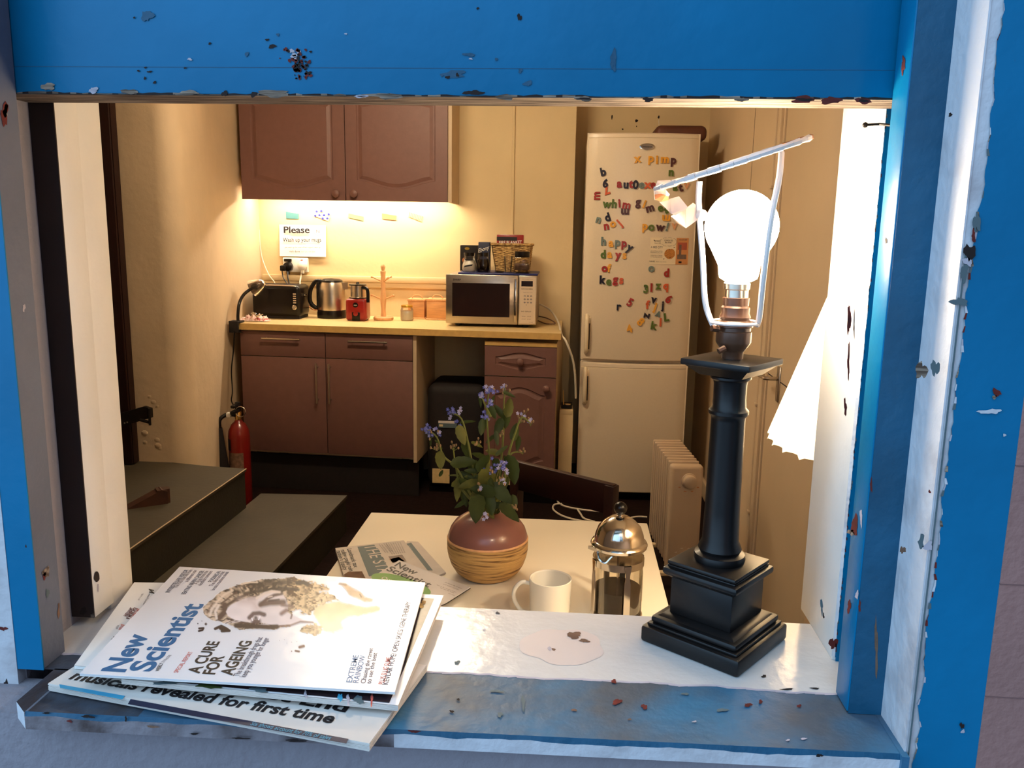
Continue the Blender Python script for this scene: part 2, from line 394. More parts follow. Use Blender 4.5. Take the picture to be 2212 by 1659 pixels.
for (px, py, rx, ry, m_) in [(1240,1373,19,7,'chip_wood'),(1262,1385,12,4,'chip_wood'),(1075,1325,5,2.5,'ink_navy'),(1046,1361,4,2,'lilac_chip'),
        (988,1432,7,4,'ink_slate'),(1196,1404,4,3,'chip_wood'),(1187,1402,5,4,'lilac_chip'),(1326,1473,7,4,'rust_red'),
        (1333,1517,11,6,'rust_red'),(1392,1528,7,6,'rust_red'),(1072,1494,15,3,'ink_slate'),(990,1512,3,3,'rot_black'),(976,1538,5,3,'rot_black'),
        (1130,1520,4,18,'ink_slate'),(1616,1524,9,4,'rust_red'),(1643,1517,5,4,'rust_red'),(1726,1526,6,3,'rust_red'),(1650,1462,6,3,'rot_black'),
        (1500,1560,5,2,'lilac_chip'),(1702,1600,5,2,'lilac_chip'),(1736,1597,8,2,'lilac_chip'),(1240,1535,6,3,'chip_wood'),(1360,1555,4,2,'chip_wood'),
        (1080,1545,5,7,'ink_slate'),(1480,1500,8,3,'ink_slate'),(1560,1535,12,4,'ink_slate'),(1700,1490,14,2,'rot_black'),(1760,1488,10,2,'rot_black')]:
    c = PZ(px, py, SILL); dx = PZ(px+rx, py, SILL)-c; dy = PZ(px, py-ry, SILL)-c
    b.spot(c, dx, dy, m_, n=13, jag=.45, lift=up)
for (px, py, rx, ry, m_) in [(190,1548,14,5,'rot_black'),(150,1558,6,4,'rust_red'),(100,1540,10,3,'rot_black'),(895,1580,12,5,'rust_red'),(272,1553,3,8,'rot_black'),
        (420,1585,12,3,'rot_black'),(1770,1632,7,6,'rot_black'),(520,1595,20,3,'rot_black'),(640,1600,26,4,'rot_black'),(760,1605,22,4,'rot_black'),(330,1570,14,4,'chip_wood')]:
    c = PY(px, py, .5858); b.spot(c, PY(px+rx, py, .5858)-c, PY(px, py-ry*.7, .5858)-c, m_, jag=.5)
win.part('window_sill', b, label='sill board painted glossy white inside and chipped blue outside')
# left jamb pieces
b = MB()
b.box(-.62, -.479, .6495, .662, SILL-.06, ZT, 'old_white')
b.box(-.60, -.4795, .6487, .6497, 1.30, ZT, 'blue_paint')
for (px, py, rx, ry, m_) in [(7,1358,8,5,'rust_red'),(12,1492,8,24,'rot_black'),(28,1500,6,10,'bare_wood'),(20,1525,14,12,'old_white')]:
    c = PY(px, py, .6492); b.spot(c, PY(px+rx, py, .6492)-c, PY(px, py-ry, .6492)-c, m_, jag=.5)
win.part('outer_lining', b, label='outer frame board, flaking white paint, left side')
b = MB()
b.box(-.478, -.455, .651, .682, SILL, ZT, 'grey_paint')
b.box(-.4795, -.4548, .6500, .6513, SILL-.001, ZT, 'blue_paint')
for (px, py, rx, ry, m_) in [(100,1236,7,14,'bare_wood'),(96,1244,4,8,'rust_red'),(103,1281,5,8,'ink_slate'),(10,246,9,24,'rust_red'),(12,240,6,14,'bare_wood'),(52,665,3,9,'lilac_chip'),(127,1320,3,16,'chip_wood'),(56,1180,2,3,'rot_black')]:
    c = PX(px, py, -.4546); b.spot(c, PX(px+rx, py, -.4546)-c, PX(px, py-ry, -.4546)-c, m_, jag=.5)
win.part('staff_bead', b, label='bead with a blue face and a grey inner side, left')
b = MB()
b.box(-.485, -.4785, .682, .735, SILL, ZT, 'dark_channel')
win.part('sash_channel', b, label='dark empty groove the sash slides in, left')
b = MB()
b.box(-.4785, -.455, .733, .768, SILL+.008, ZT, 'white_paint', .0015)
b.box(-.4783, -.4552, .7318, .7332, SILL+.009, ZT, 'dark_channel')
b.box(-.49, -.4585, .768, .8115, SILL, ZT, 'white_paint', .001)
for (px, py, rx, ry, m_) in [(209,1246,7,12,'rot_black'),(212,1270,2,10,'lilac_chip')]:
    c = PX(px, py, -.4546); b.spot(c, PX(px+rx, py, -.4546)-c, PX(px, py-ry, -.4546)-c, m_, n=14, jag=.12)
for (px, py, rx, ry, m_) in [(200,1330,4,6,'bare_wood'),(180,1320,8,9,'black_matt')]:
    c = PY(px, py, .7316); b.spot(c, PY(px+rx, py, .7316)-c, PY(px, py-ry, .7316)-c, m_, jag=.4)
win.part('inner_lining', b, label='inner lining board, white side and dark edge, left')
# right jamb pieces
b = MB()
b.box(.2545, .285, .737, .845, SILL, ZT, 'white_paint', .001)
b.box(.2575, .30, .7352, .7375, SILL, ZT, 'blue_paint')
n2 = 260; ja = jag(n2+1, .00035, .2562)
for i in range(n2):      # worn, rounded arris where the white gives way to the blue
    z = SILL+.004+i*.0028; z2 = z+.0028
    b.poly([(.2543, .738, z), (ja[i], .7349, z), (ja[i+1], .7349, z2), (.2543, .738, z2)], 'old_white')
    if random.random() < .3: b.poly([(ja[i]-.0001, .7347, z), (ja[i]+.0008, .7347, z), (ja[i+1]+.0006, .7347, z2), (ja[i+1]-.0002, .7347, z2)], random.choice(['blue_dark', 'bare_wood', 'blue_dark', 'rust_red']))
b.box(.2562, .285, .7350, .7353, SILL+.004, ZT, 'blue_paint')
for (px, py, rx, ry, m_) in [(1800,1390,9,14,'rust_red'),(1775,1310,3,18,'ink_slate'),(1779,1330,2,6,'rot_black'),(1834,690,4,40,'rust_red'),(1833,780,3,40,'rust_red'),(1845,700,2,30,'chip_wood'),(1826,880,3,22,'rust_red')]:
    c = PY(px, py, .7347); b.spot(c, PY(px+rx, py, .7347)-c, PY(px, py-ry, .7347)-c, m_, jag=.5)
win.part('inner_lining', b, label='inner lining board, white side and blue edge, right')
b = MB().box(.2805, .287, .679, .7365, SILL, ZT, 'dark_channel')
win.part('sash_channel', b, label='groove the sash slides in, right')
b = MB()
b.box(.240, .2812, .6495, .679, SILL+.001, ZT, 'blue_paint', .001)
b.box(.2412, .285, .6485, .6497, SILL, ZT, 'blue_dark')
for (px, py, rx, ry, m_) in [(1951,140,4,22,'rust_red'),(1846,1135,9,20,'rust_red'),(1838,1150,8,7,'bare_wood'),(1860,1118,3,18,'lilac_chip'),(1834,1310,4,16,'rust_red'),(1851,1285,4,9,'lilac_chip'),(1914,520,2,8,'rot_black')]:
    c = PX(px, py, .2397); b.spot(c, PX(px+rx, py, .2397)-c, PX(px, py-ry, .2397)-c, m_, jag=.5)
for (px, py, rx, ry, m_) in [(1882,1048,3,14,'rust_red'),(1857,1310,3,12,'rust_red'),(1890,1560,16,3,'rust_red'),(1893,1400,4,60,'chip_wood')]:
    c = PY(px, py, .6483); b.spot(c, PY(px+rx, py, .6483)-c, PY(px, py-ry, .6483)-c, m_, jag=.5)
win.part('staff_bead', b, label='blue bead, right side')
b = MB()
b.box(.268, .3215, .600, .655, SILL-.06, ZT, 'old_white')
b.box(.2677, .269, .5992, .6512, SILL-.05, ZT, 'old_white')
n3 = 170; dz = (1.75-.97)/n3; v = 0
cl = []
for i in range(n3+1):
    v = .82*v+random.uniform(-.0011, .0011); z = .97+i*dz
    drift = -.0012 if z < 1.45 else .001
    cl.append((.2762+v+drift, z))
for i in range(n3):
    (xa, za), (xb, zb) = cl[i], cl[i+1]
    b.poly([(xa, .5988, za), (.3215, .5988, za), (.3215, .5988, zb), (xb, .5988, zb)], 'blue_paint')
    m_ = random.choice(['old_white', 'rust_red', 'bare_wood', 'lilac_chip', 'ink_slate'])
    wd = random.uniform(0, .0016) if 1.13 < za < 1.5 or za < 1.1 else random.uniform(0, .0004)
    if random.random() < .5: b.poly([(xa-wd*.6, .5986, za), (xa+wd, .5986, za), (xb+wd*.7, .5986, zb), (xb-wd*.4, .5986, zb)], m_)
b.box(.268, .3215, .5988, .6, 1.75, ZT, 'blue_paint')
b.box(.2705, .2710, .5978, .5995, .98, 1.42, 'ink_slate')
for (px, py, rx, ry, m_) in [(2053,248,5,4,'rot_black'),(2153,848,9,9,'rust_red'),(2148,858,6,4,'bare_wood'),(2139,889,24,6,'old_white'),(2170,940,3,4,'old_white'),
        (2078,1568,5,7,'rot_black'),(2080,1580,4,5,'lilac_chip'),(2008,1062,3,4,'rust_red'),(1990,800,12,22,'bare_wood'),(2020,795,9,20,'ink_slate'),(1950,1188,6,9,'chip_wood'),
        (1990,1170,7,16,'ink_slate'),(2005,1180,9,12,'lilac_chip'),(2095,545,12,20,'rot_black'),(2083,590,10,18,'ink_slate'),(2072,652,18,10,'ink_slate'),(2090,565,10,10,'lilac_chip'),(2110,480,8,24,'ink_slate'),(2103,510,5,14,'rust_red')]:
    c = PY(px, py, .5976); b.spot(c, PY(px+rx, py, .5976)-c, PY(px, py-ry, .5976)-c, m_, jag=.5)
win.part('outer_lining', b, label='outer frame board, white strip with flaking edge beside blue, right')
b = MB().box(.285, .3215, .6, .66, .9, ZT, 'blue_dark')
b.box(.2635, .269, .592, .66, SILL-.03, SILL+.0, 'blue_sill')
win.part('outer_block', b)
# head of the window (above the view)
b = MB().box(-.50, .31, .605, .845, ZT, ZT+.03, 'white_paint'); win.part('window_head', b)
# raised sash
b = MB(); zr = 1.5325; zt = 1.69; XA, XB = -.4765, .2800
b.box(XA, XB, .6835, .7300, zr+.0005, zt, 'blue_paint', .001)
n4 = 150; jz = jag(n4, .0006, zr+.0012)
for i in range(n4-1):
    x = XA+.001+(XB-XA-.002)*i/(n4-1); X2 = XA+.001+(XB-XA-.002)*(i+1)/(n4-1)
    b.poly([(x, .6832, zr), (X2, .6832, zr), (X2, .6832, jz[i+1]), (x, .6832, jz[i])], 'rot_black' if random.random() < .6 else 'bare_wood')
b.box(XA, XB, .6840, .7298, zr-.0004, zr+.0008, 'bare_wood')
for (px, py, rx, ry, m_) in [(1880,243,4,4,'rust_red')]:
    pass
for (px, py, rx, ry, m_) in [(318,34,13,13,'blue_dark'),(290,38,3,2,'rot_black'),(453,94,3,3,'rot_black'),(588,100,8,5,'rot_black'),(577,86,4,3,'rot_black'),(600,75,3,4,'blue_dark'),
        (299,153,4,2,'rot_black'),(323,155,6,2,'rot_black'),(314,146,3,2,'rot_black'),(313,169,3,3,'rot_black'),(334,178,4,3,'rot_black'),(1122,37,5,8,'rot_black'),(1032,18,3,3,'rot_black'),
        (1013,118,14,4,'blue_dark'),(1017,127,4,2,'lilac_chip'),(967,167,5,4,'rot_black'),(988,162,4,4,'rot_black'),(954,163,3,3,'blue_dark'),(980,160,30,8,'blue_dark'),(533,117,4,6,'blue_dark'),(1072,128,3,4,'blue_dark'),
        (1325,130,8,22,'blue_dark'),(747,73,3,2,'lilac_chip'),(410,128,5,3,'lilac_chip'),(400,147,3,2,'rot_black'),(1140,180,10,6,'blue_dark'),(1124,153,5,5,'blue_dark'),(1020,200,18,6,'rot_black'),(1036,201,14,3,'rot_black')]:
    c = PY(px, py, .6829); b.spot(c, PY(px+rx, py, .6829)-c, PY(px, py-ry, .6829)-c, m_, jag=.45, lift=(0, -random.random()*.0002, 0))
for (px, py, rx, ry, m_) in [(592,197,40,6,'bare_wood'),(548,199,8,4,'rot_black'),(202,190,11,5,'lilac_chip'),(280,193,18,4,'bare_wood'),(405,196,26,4,'bare_wood'),(104,182,14,8,'bare_wood'),(780,203,14,2,'lilac_chip'),
        (840,203,36,4,'bare_wood'),(1090,205,22,4,'bare_wood'),(485,197,8,4,'rot_black'),(1735,210,28,6,'rust_red'),(1795,212,22,7,'rust_red'),(1865,213,18,5,'rust_red'),(1260,208,20,4,'bare_wood'),(1400,210,14,3,'rot_black'),(1600,210,16,3,'bare_wood')]:
    c = PY(px, py+5, .6828); b.spot(c, PY(px+rx, py+5, .6828)-c, PY(px, py-ry+3, .6828)-c, m_, n=15, jag=.4)
    if m_ != 'rot_black': b.spot(c, PY(px+rx*.8, py+5, .6826)-c, PY(px, py+5-ry*.6, .6826)-c, 'rot_black' if random.random() < .4 else m_, n=15, jag=.4, lift=(0, -.0002, 0))
rr = random.Random(3)
for k in range(64):
    px = 640+rr.gauss(0, 9)+(rr.random()*18 if k > 34 else 0); py = rr.uniform(106, 170); px += (py-138)*.25
    q = rr.uniform(1.2, 4.5)
    c = PY(px, py, .6827); b.spot(c, PY(px+q, py, .6827)-c, PY(px, py-q, .6827)-c, rr.choice(['rot_black', 'rot_black', 'rust_red']), n=7)
for (px, py) in [(636,118),(645,112),(638,128),(634,122),(630,110)]:
    c = PY(px, py, .6828); b.spot(c, PY(px+6, py, .6828)-c, PY(px, py-5, .6828)-c, 'lilac_chip')
b.box(XA, XB, .68325, .6836, 1.5535, 1.5539, 'blue_dark')
sash = win.part('sash_rail', b, label='blue bottom rail of the raised sash with chipped paint and bare wood underside')
b = MB(); b.box(XA, XA+.045, .6837, .7297, zt, ZT, 'blue_paint'); b.box(XB-.045, XB, .6837, .7297, zt, ZT, 'blue_paint')
win.part('sash_stile', b, sash)
win.part('sash_pane', MB().box(XA+.04, XB-.04, .705, .708, zt-.005, ZT, 'glass'), sash)
b = MB(); b.tube([PY(1868, 270, .733), PY(1900, 268, .733), PY(1935, 272, .72)], .0011, 'black_iron'); b.ball(PY(1869, 270, .733), .0024, 'black_iron', 8)
win.part('sash_nail', b, label='dark nail at the top of the right groove')
# street-side return above sill on the wall, inner window board apron
# ------------------------------------------------------------------ steps, skirting, rails, pipes
b = MB()
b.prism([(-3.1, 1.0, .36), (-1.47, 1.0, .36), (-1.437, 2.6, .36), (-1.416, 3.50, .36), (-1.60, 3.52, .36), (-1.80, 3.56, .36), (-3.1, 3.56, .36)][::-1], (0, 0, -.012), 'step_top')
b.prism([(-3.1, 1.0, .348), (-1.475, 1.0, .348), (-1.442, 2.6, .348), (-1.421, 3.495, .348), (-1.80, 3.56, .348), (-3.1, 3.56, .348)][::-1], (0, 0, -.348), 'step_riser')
b.tube([(-1.449, 2.0, .3595), (-1.437, 2.6, .3598), (-1.4155, 3.5, .3598)], .0022, 'cabinet_side', n=5)
o = solo('step_landing', b, kind='structure')
b = MB()
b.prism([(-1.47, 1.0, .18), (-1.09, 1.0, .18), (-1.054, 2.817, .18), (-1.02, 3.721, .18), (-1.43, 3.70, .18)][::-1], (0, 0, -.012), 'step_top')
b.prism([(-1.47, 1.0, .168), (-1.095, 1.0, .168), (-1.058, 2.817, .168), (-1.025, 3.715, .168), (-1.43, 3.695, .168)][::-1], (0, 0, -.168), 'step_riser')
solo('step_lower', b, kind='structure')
b = MB(); b.box(-1.785, -.55, 4.775, 4.80, 1.115, 1.15, 'cream_wall', .004); b.box(-1.785, -.55, 4.782, 4.80, 1.085, 1.115, 'cream_wall', .004)
solo('trim_1', b, kind='structure')
p0 = PY(1105, 560, 4.79); p1 = PY(1098, 232, 4.79)
b = MB().box(p0.x-.008, p0.x+.008, 4.785, 4.80, 1.16, 2.2, 'cream_wall', .003)
solo('trim_2', b, kind='structure')
b = MB().box(RX-.018, RX, 3.36, REC, 0, .09, 'right_wall', .004); b.box(.02, RX, REC-.018, REC, 0, .09, 'right_wall', .004)
solo('baseboard_right', b, kind='structure')
# door in the right wall
dr = T('door_1', (RX, 2.85, 0), kind='structure')
b = MB(); b.box(RX-.014, RX+.01, 2.515, 3.19, .01, 2.03, 'right_wall', .002)
b.box(RX-.0145, RX, 2.515, 3.19, .905, .909, 'gap_dark')
dr.part('door_leaf', b)
b = MB()
for (ya, yb, th) in [(3.195, 3.215, .02), (3.215, 3.262, .030), (3.262, 3.275, .018)]: b.box(RX-th, RX, ya, yb, 0, 2.08, 'right_wall', .004)
for (ya, yb, th) in [(2.49, 2.51, .02), (2.445, 2.49, .030)]: b.box(RX-th, RX, ya, yb, 0, 2.08, 'right_wall', .004)
b.box(RX-.03, RX, 2.445, 3.275, 2.035, 2.09, 'right_wall', .004)
dr.part('door_frame', b)
c = PX(1680, 818, RX-.02); b = MB()
b.box(RX-.02, RX-.0135, c.y-.019, c.y+.019, c.z-.085, c.z+.045, 'steel', .004)
h1 = b
hd = dr.part('door_plate', h1, label='pale steel backplate')
zz = c.z+.0
b = MB().tube([(RX-.018, c.y, zz), (RX-.06, c.y, zz), (RX-.066, c.y+.02, zz), (RX-.064, c.y+.095, zz-.004)], .0075, 'steel', sub=4); b.ball((RX-.064, c.y+.095, zz-.004), .0085, 'steel', 10)
dr.part('door_handle', b, hd)
b = MB(); b.tube([(RX-.012, 3.335, 0.05), (RX-.012, 3.335, 2.3)], .009, 'right_wall')
for z in (.3, .75, 1.12, 1.6): b.box(RX-.024, RX, 3.322, 3.348, z, z+.012, 'right_wall', .002)
solo('trim_3', b, kind='structure')
b = MB().box(RX-.0008, RX, 3.812, 3.816, .1, 2.3, 'gap_dark'); solo('trim_4', b, kind='structure')
# open dark door at the left of the pier with its iron strap
dl = T('door_2', (-2.1, 3.45, .36), kind='structure')
p = PY(245, 300, 3.50)
b = MB().box(-2.9, -1.932, 3.50, 3.545, .365, 2.36, 'dark_door'); b.box(-2.3, -1.934, 3.488, 3.5, .365, 2.36, 'dark_door', .003)
dl.part('door_leaf', b)
a1, a2 = PY(255, 908, 3.47), PY(326, 893, 3.47)
b = MB(); b.prism([a1+V((0,0,.028)), a2+V((-.03,0,.03)), a2+V((0,0,.022)), a2+V((0,0,-.02)), a1+V((0,0,-.032))], (0, .018, 0), 'black_iron')
b.tube([a2+V((-.004, -.006, .024)), a2+V((-.004, -.006, -.052))], .006, 'black_iron'); b.tube([a2+V((-.05,-.003,-.03)), a2+V((-.01,-.003,-.04))], .007, 'black_iron')
for q in (.2, .28): b.ball(a1.lerp(a2, q)+V((0, -.002, -.018)), .004, 'steel', 8)
st = dl.part('door_hinge', b, label='black iron strap hinge let into the plaster')
rr = random.Random(9); b = MB()
for k in range(16):
    c = a2+V((rr.uniform(-.09, -.005), .091, rr.uniform(.01, .06) if k < 7 else rr.uniform(-.2, -.05))); b.ball(c, rr.uniform(.008, .02), 'left_wall', 10, (1.3, .5, 1))
solo('wall_left_plaster', b, kind='structure')
# floorboard line between the dark flooring
# ================================================================== CABINETS
AN = math.radians(-3.3)
def raised(mb, x0, x1, z0, z1, y, mat, arch=.03, both=True, th=.005, inset=.0):
    """cathedral panel groove: an arched outline in relief on the plane y (local)"""
    def arc(q, s): return s*arch*(math.sin(PI*q)**1.6)
    n = 16
    up_ = [(x0+(x1-x0)*i/n, z1-arch+arc(i/n, 1)) for i in range(n+1)]
    lo = [(x0+(x1-x0)*i/n, z0+(arch-arc(i/n, 1) if both else 0)) for i in range(n+1)]
    loop = up_+lo[::-1]; cx, cz = (x0+x1)/2, (z0+z1)/2
    def sc_(d): return [(cx+(x-cx)*(1-d/(abs(x1-x0)/2)), cz+(z-cz)*(1-d/(abs(z1-z0)/2))) for x, z in loop]
    rings = [(sc_(0), y), (sc_(.004), y+th), (sc_(.012), y+th), (sc_(.03), y-.001)]
    vs = []; fs = []; N = len(loop)
    for r, yy in rings: vs += [(x, yy, z) for x, z in r]
    for k in range(3): fs += [(k*N+i, k*N+(i+1) % N, (k+1)*N+(i+1) % N, (k+1)*N+i) for i in range(N)]
    fs.append(tuple(range(3*N, 4*N)))
    mb.add(vs, fs, mat, False)
    return loop
def framed(mb, x0, x1, z0, z1, y, th, mat, px0, px1, pz0, pz1, arch, both=True):
    """a door slab with the arched panel cut in; y is the face, th its thickness"""
    loop = raised(mb, px0, px1, pz0, pz1, y, mat, arch, both)
    N = len(loop); out = []
    for x, z in loop:
        i = loop.index((x, z))
        out.append((x, z))
    # frame as strips from the loop out to the door edge
    cx, cz = (x0+x1)/2, (z0+z1)/2
    def edge(x, z):
        if z > pz1-arch-1e-6: return (x, z1)
        if z < pz0+arch+1e-6: return (x, z0)
        return (x, z)
    vs = [(x, y, z) for x, z in loop]+[(edge(x, z)[0], y, edge(x, z)[1]) for x, z in loop]
    h = N//2
    fs = [(i, i+1, N+i+1, N+i) for i in range(h-1)]+[(i, i+1, N+i+1, N+i) for i in range(h, N-1)]
    mb.add(vs, fs, mat)
    mb.add([(x0, y, z0), (px0, y, z0), (px0, y, z1), (x0, y, z1)], [(0, 1, 2, 3)], mat)
    mb.add([(px1, y, z0), (x1, y, z0), (x1, y, z1), (px1, y, z1)], [(0, 1, 2, 3)], mat)
    mb.box(x0, x1, y+.006, y+th, z0, z1, mat)
    for a in ((x0, x0+.0005), (x1-.0005, x1)): mb.box(a[0], a[1], y, y+.0065, z0, z1, mat)
    mb.box(x0, x1, y, y+.0065, z0, z0+.0005, mat); mb.box(x0, x1, y, y+.0065, z1-.0005, z1, mat)
def knob(c, r, mat):
    return MB().lathe([(r*.55, 0), (r*.5, -.008), (r*.6, -.012), (r, -.017), (r*.95, -.024), (r*.6, -.029), (1e-6, -.03)], c, mat, 18, axis='y')
# wall cabinet
zc0 = 1.567
wc = T('wall_cabinet', (-1.215, 4.65, zc0), 'dusky brown wall cupboard with two arched panel doors above the worktop', 'wall cupboard')
b = MB(); b.box(-1.772, -.655, 4.502, 4.798, zc0+.065, 2.2, 'cabinet_side'); b.box(-.655, -.637, 4.50, 4.798, zc0-.002, 2.2, 'cabinet_side'); b.box(-1.772, -.655, 4.5005, 4.512, zc0+.002, zc0+.066, 'cabinet_side')
wc.part('body', b)
mid = PY(747, 430, 4.48).x
for (x0, x1, kx) in [(-1.771, mid-.0015, mid-.050), (mid+.0015, -.657, mid+.048)]:
    b = MB(); framed(b, x0, x1, zc0, 2.17, 4.482, .018, 'cabinet', x0+.06, x1-.065, zc0+.06, 2.115, .045)
    d = wc.part('door', b)
    wc.part('knob', knob(V((kx, 4.482, zc0+.036)), .021, 'cabinet'), d)
st = T('under_cabinet_light', (-1.2, 4.66, zc0+.045), 'lit strip lamp fixed under the wall cupboard', 'strip light')
st.part('housing', MB().box(-1.75, -.68, 4.63, 4.69, zc0+.052, zc0+.0652, 'white_plastic', .003))
st.part('diffuser', MB().box(-1.745, -.685, 4.64, 4.68, zc0+.048, zc0+.0525, 'strip_glow'), label='glowing strip diffuser')
# base cabinets, slightly out of square with the wall
G = V((-1.739, 4.295, 0)); MX = rotz(G, AN)
bc = T('base_cabinet', G+V((.46, .2, .2)), 'double dusky brown floor cupboard with bar handles beside the extinguisher', 'kitchen cupboard')
b = MB(); b.X = MX; b.box(.003, .94, .02, .44, .213, .884, 'cabinet_side')
for x in (.06, .88):
    for y in (.08, .38): b.box(x-.02, x+.02, y-.02, y+.02, 0, .213, 'black_plastic')
b.box(.94, .958, .004, .44, .2, .884, 'cabinet_side')
bc.part('body', b)
b = MB(); b.X = MX; b.box(.0, .956, .045, .06, .002, .2, 'black_matt'); bc.part('plinth', b)  # black board added in place of the shade under the cupboard
for i, (x0, x1) in enumerate([(.0, .4665), (.4705, .938)]):
    b = MB(); b.X = MX; b.box(x0, x1, 0, .018, .748, .878, 'cabinet', .002); d = bc.part('drawer', b)
    xm = (x0+x1)/2 + (.0 if i == 0 else .0)
    b = MB(); b.X = MX; b.tube([(xm-.105, -.022, .843), (xm+.105, -.022, .843)], .0055, 'steel', n=10)
    for s in (-.085, .085): b.tube([(xm+s, 0, .843), (xm+s, -.022, .843)], .0045, 'steel', n=8)
    bc.part('handle', b, d)
    b = MB(); b.X = MX; b.box(x0, x1, 0, .018, .226, .7435, 'cabinet', .002); d = bc.part('door', b)
    xh = x1-.043 if i == 0 else x0+.022
    b = MB(); b.X = MX; b.tube([(xh, -.024, .505), (xh, -.024, .72)], .0055, 'steel', n=10)
    for s in (.525, .70): b.tube([(xh, 0, s), (xh, -.024, s)], .0045, 'steel', n=8)
    bc.part('handle', b, d)
sb = T('base_cabinet', G+V((1.5, .2, .1)), 'narrow dusky brown floor cupboard with an arched door beside the fridge', 'kitchen cupboard')
x0, x1 = 1.318, 1.688
b = MB(); b.X = MX; b.box(x0+.002, x1-.002, .02, .50, .10, .866, 'cabinet_side'); b.box(x0, x1, 0.0, .03, .845, .866, 'worktop_edge'); b.box(x0+.01, x1-.01, .05, .4, 0, .10, 'black_plastic')
sb.part('body', b)
b = MB(); b.X = MX; framed(b, x0, x1, .690, .842, 0, .018, 'cabinet', x0+.055, x1-.055, .724, .812, .024)
d = sb.part('drawer', b)
b = knob(V(((x0+x1)/2, 0, .766)), .019, 'cabinet'); b.v = [MX @ p for p in b.v]; sb.part('knob', b, d)
b = MB(); b.X = MX; framed(b, x0, x1, .165, .684, 0, .018, 'cabinet', x0+.055, x1-.055, .205, .632, .04)
d = sb.part('door', b)
b = knob(V((x1-.048, 0, .632)), .019, 'cabinet'); b.v = [MX @ p for p in b.v]; sb.part('knob', b, d)
# worktop
b = MB(); g = lambda x, y: MX @ V((x, y, 0))
A_, B_ = g(-.05, -.018), g(1.708, -.018)
b.prism([(A_.x, A_.y, .886), (B_.x, B_.y, .886), (B_.x, 4.795, .886), (A_.x, 4.795, .886)], (0, 0, .0335), 'worktop')
b.prism([(A_.x, A_.y-.001, .8863), (B_.x+.001, B_.y-.001, .8863), (B_.x+.001, B_.y+.001, .8863), (A_.x, A_.y+.001, .8863)], (0, 0, .0325), 'worktop_edge')
solo('worktop', b, 'pale laminate worktop across both floor cupboards and the gap', 'worktop')
WT = .9205
# things around the gap and the end
b = MB(); p = PY(1209, 884, 4.32); b.box(-.032, .040, 4.30, 4.42, .10, .49, 'cream_wall', .002); b.box(-.030, .038, 4.299, 4.43, .474, .50, 'cream_wall', .003); b.box(-.028, .036, 4.31, 4.41, 0, .10, 'gap_dark')
solo('narrow_bin', b, 'narrow cream pedal bin wedged between cupboard and fridge', 'bin')
b = MB(); b.box(-.025, .033, 4.33, 4.41, .5005, .522, 'black_matt', .004); b.spot((0.01, 4.34, .5235), (.02, 0, 0), (0, .02, 0), 'worktop'); b.tube([(-.012, 4.33, .523), (-.016, 4.335, .60)], .003, 'worktop_edge')
solo('black_scrap_box', b, 'low black box of scraps on top of the narrow cream bin', 'box')
cs = T('black_case', (-.62, 4.45, 0), 'black rounded case with pale stickers in the gap under the worktop', 'case')
b = MB(); b.box(-.750, -.432, 4.36, 4.70, .03, .605, 'black_matt', .05, 4); b.box(-.74, -.45, 4.38, 4.68, 0, .03, 'black_plastic')
cs.part('body', b)
p, q = PY(947, 909, 4.358), PY(982, 912, 4.358)
b = MB().box(p.x, q.x, 4.355, 4.3605, p.z-.012, p.z, 'news_paper'); b.box(p.x, p.x+.10, 4.3548, 4.3605, p.z-.036, p.z-.012, 'ink_slate'); b.box(p.x+.005, p.x+.025, 4.354, 4.356, p.z-.03, p.z-.018, 'cream_wall')
cs.part('sticker', b, label='narrow two-tone sticker, upper')
p, q = PY(934, 1012, 4.358), PY(971, 1044, 4.358)
cs.part('sticker', MB().box(p.x, q.x, 4.355, 4.3605, q.z, p.z, 'worktop'), label='square tan sticker, lower')
# ================================================================== FRIDGE
FX0, FX1, FY = .070, .634, 4.372
fm = (FX0+FX1)/2; fh = (FX1-FX0)/2
def bow(x): return FY-.032*(1-((x-fm)/fh)**2)
fr_ = T('fridge_freezer', (fm, 4.65, 0), 'tall cream fridge freezer covered with coloured letter magnets', 'fridge freezer')
b = MB(); b.box(FX0+.002, FX1-.002, FY+.012, 4.97, .04, 1.905, 'fridge_white', .006); b.box(FX0+.03, FX1-.03, FY+.05, 4.9, 0, .05, 'black_plastic')
fr_.part('body', b)
def bowed(z0, z1, lip_top=True):
    b = MB(); n = 20; vs = []; fs = []
    prof = [(z0, .010), (z0+.006, .001), (z0+.010, 0), (z1-.028, 0), (z1-.0265, .003), (z1-.024, .003), (z1-.0225, 0), (z1-.006, .001), (z1, .010)]
    for i in range(n+1):
        x = FX0+(FX1-FX0)*i/n; ed = .012 if i in (0, n) else 0
        for z, dy in prof: vs.append((x, bow(x)+dy+ed, z))
    m = len(prof)
    for i in range(n):
        for k in range(m-1): fs.append((i*m+k, (i+1)*m+k, (i+1)*m+k+1, i*m+k+1))
    b.add(vs, fs, 'fridge_white', True)
    b.box(FX0, FX1, FY+.008, FY+.0125, z0, z1, 'fridge_white')
    for zz, s in ((z0, 1), (z1, -1)):
        b.add([(FX0+(FX1-FX0)*i/n, bow(FX0+(FX1-FX0)*i/n)+.009, zz) for i in range(n+1)]+[(FX1, FY+.012, zz), (FX0, FY+.012, zz)], [tuple(range(n+3))], 'fridge_white')
    return b
zg = .757
d_up = fr_.part('door', bowed(zg+.006, 1.915), label='upper fridge door covered in letter magnets')
d_lo = fr_.part('door', bowed(.045, zg-.008), label='lower freezer door')
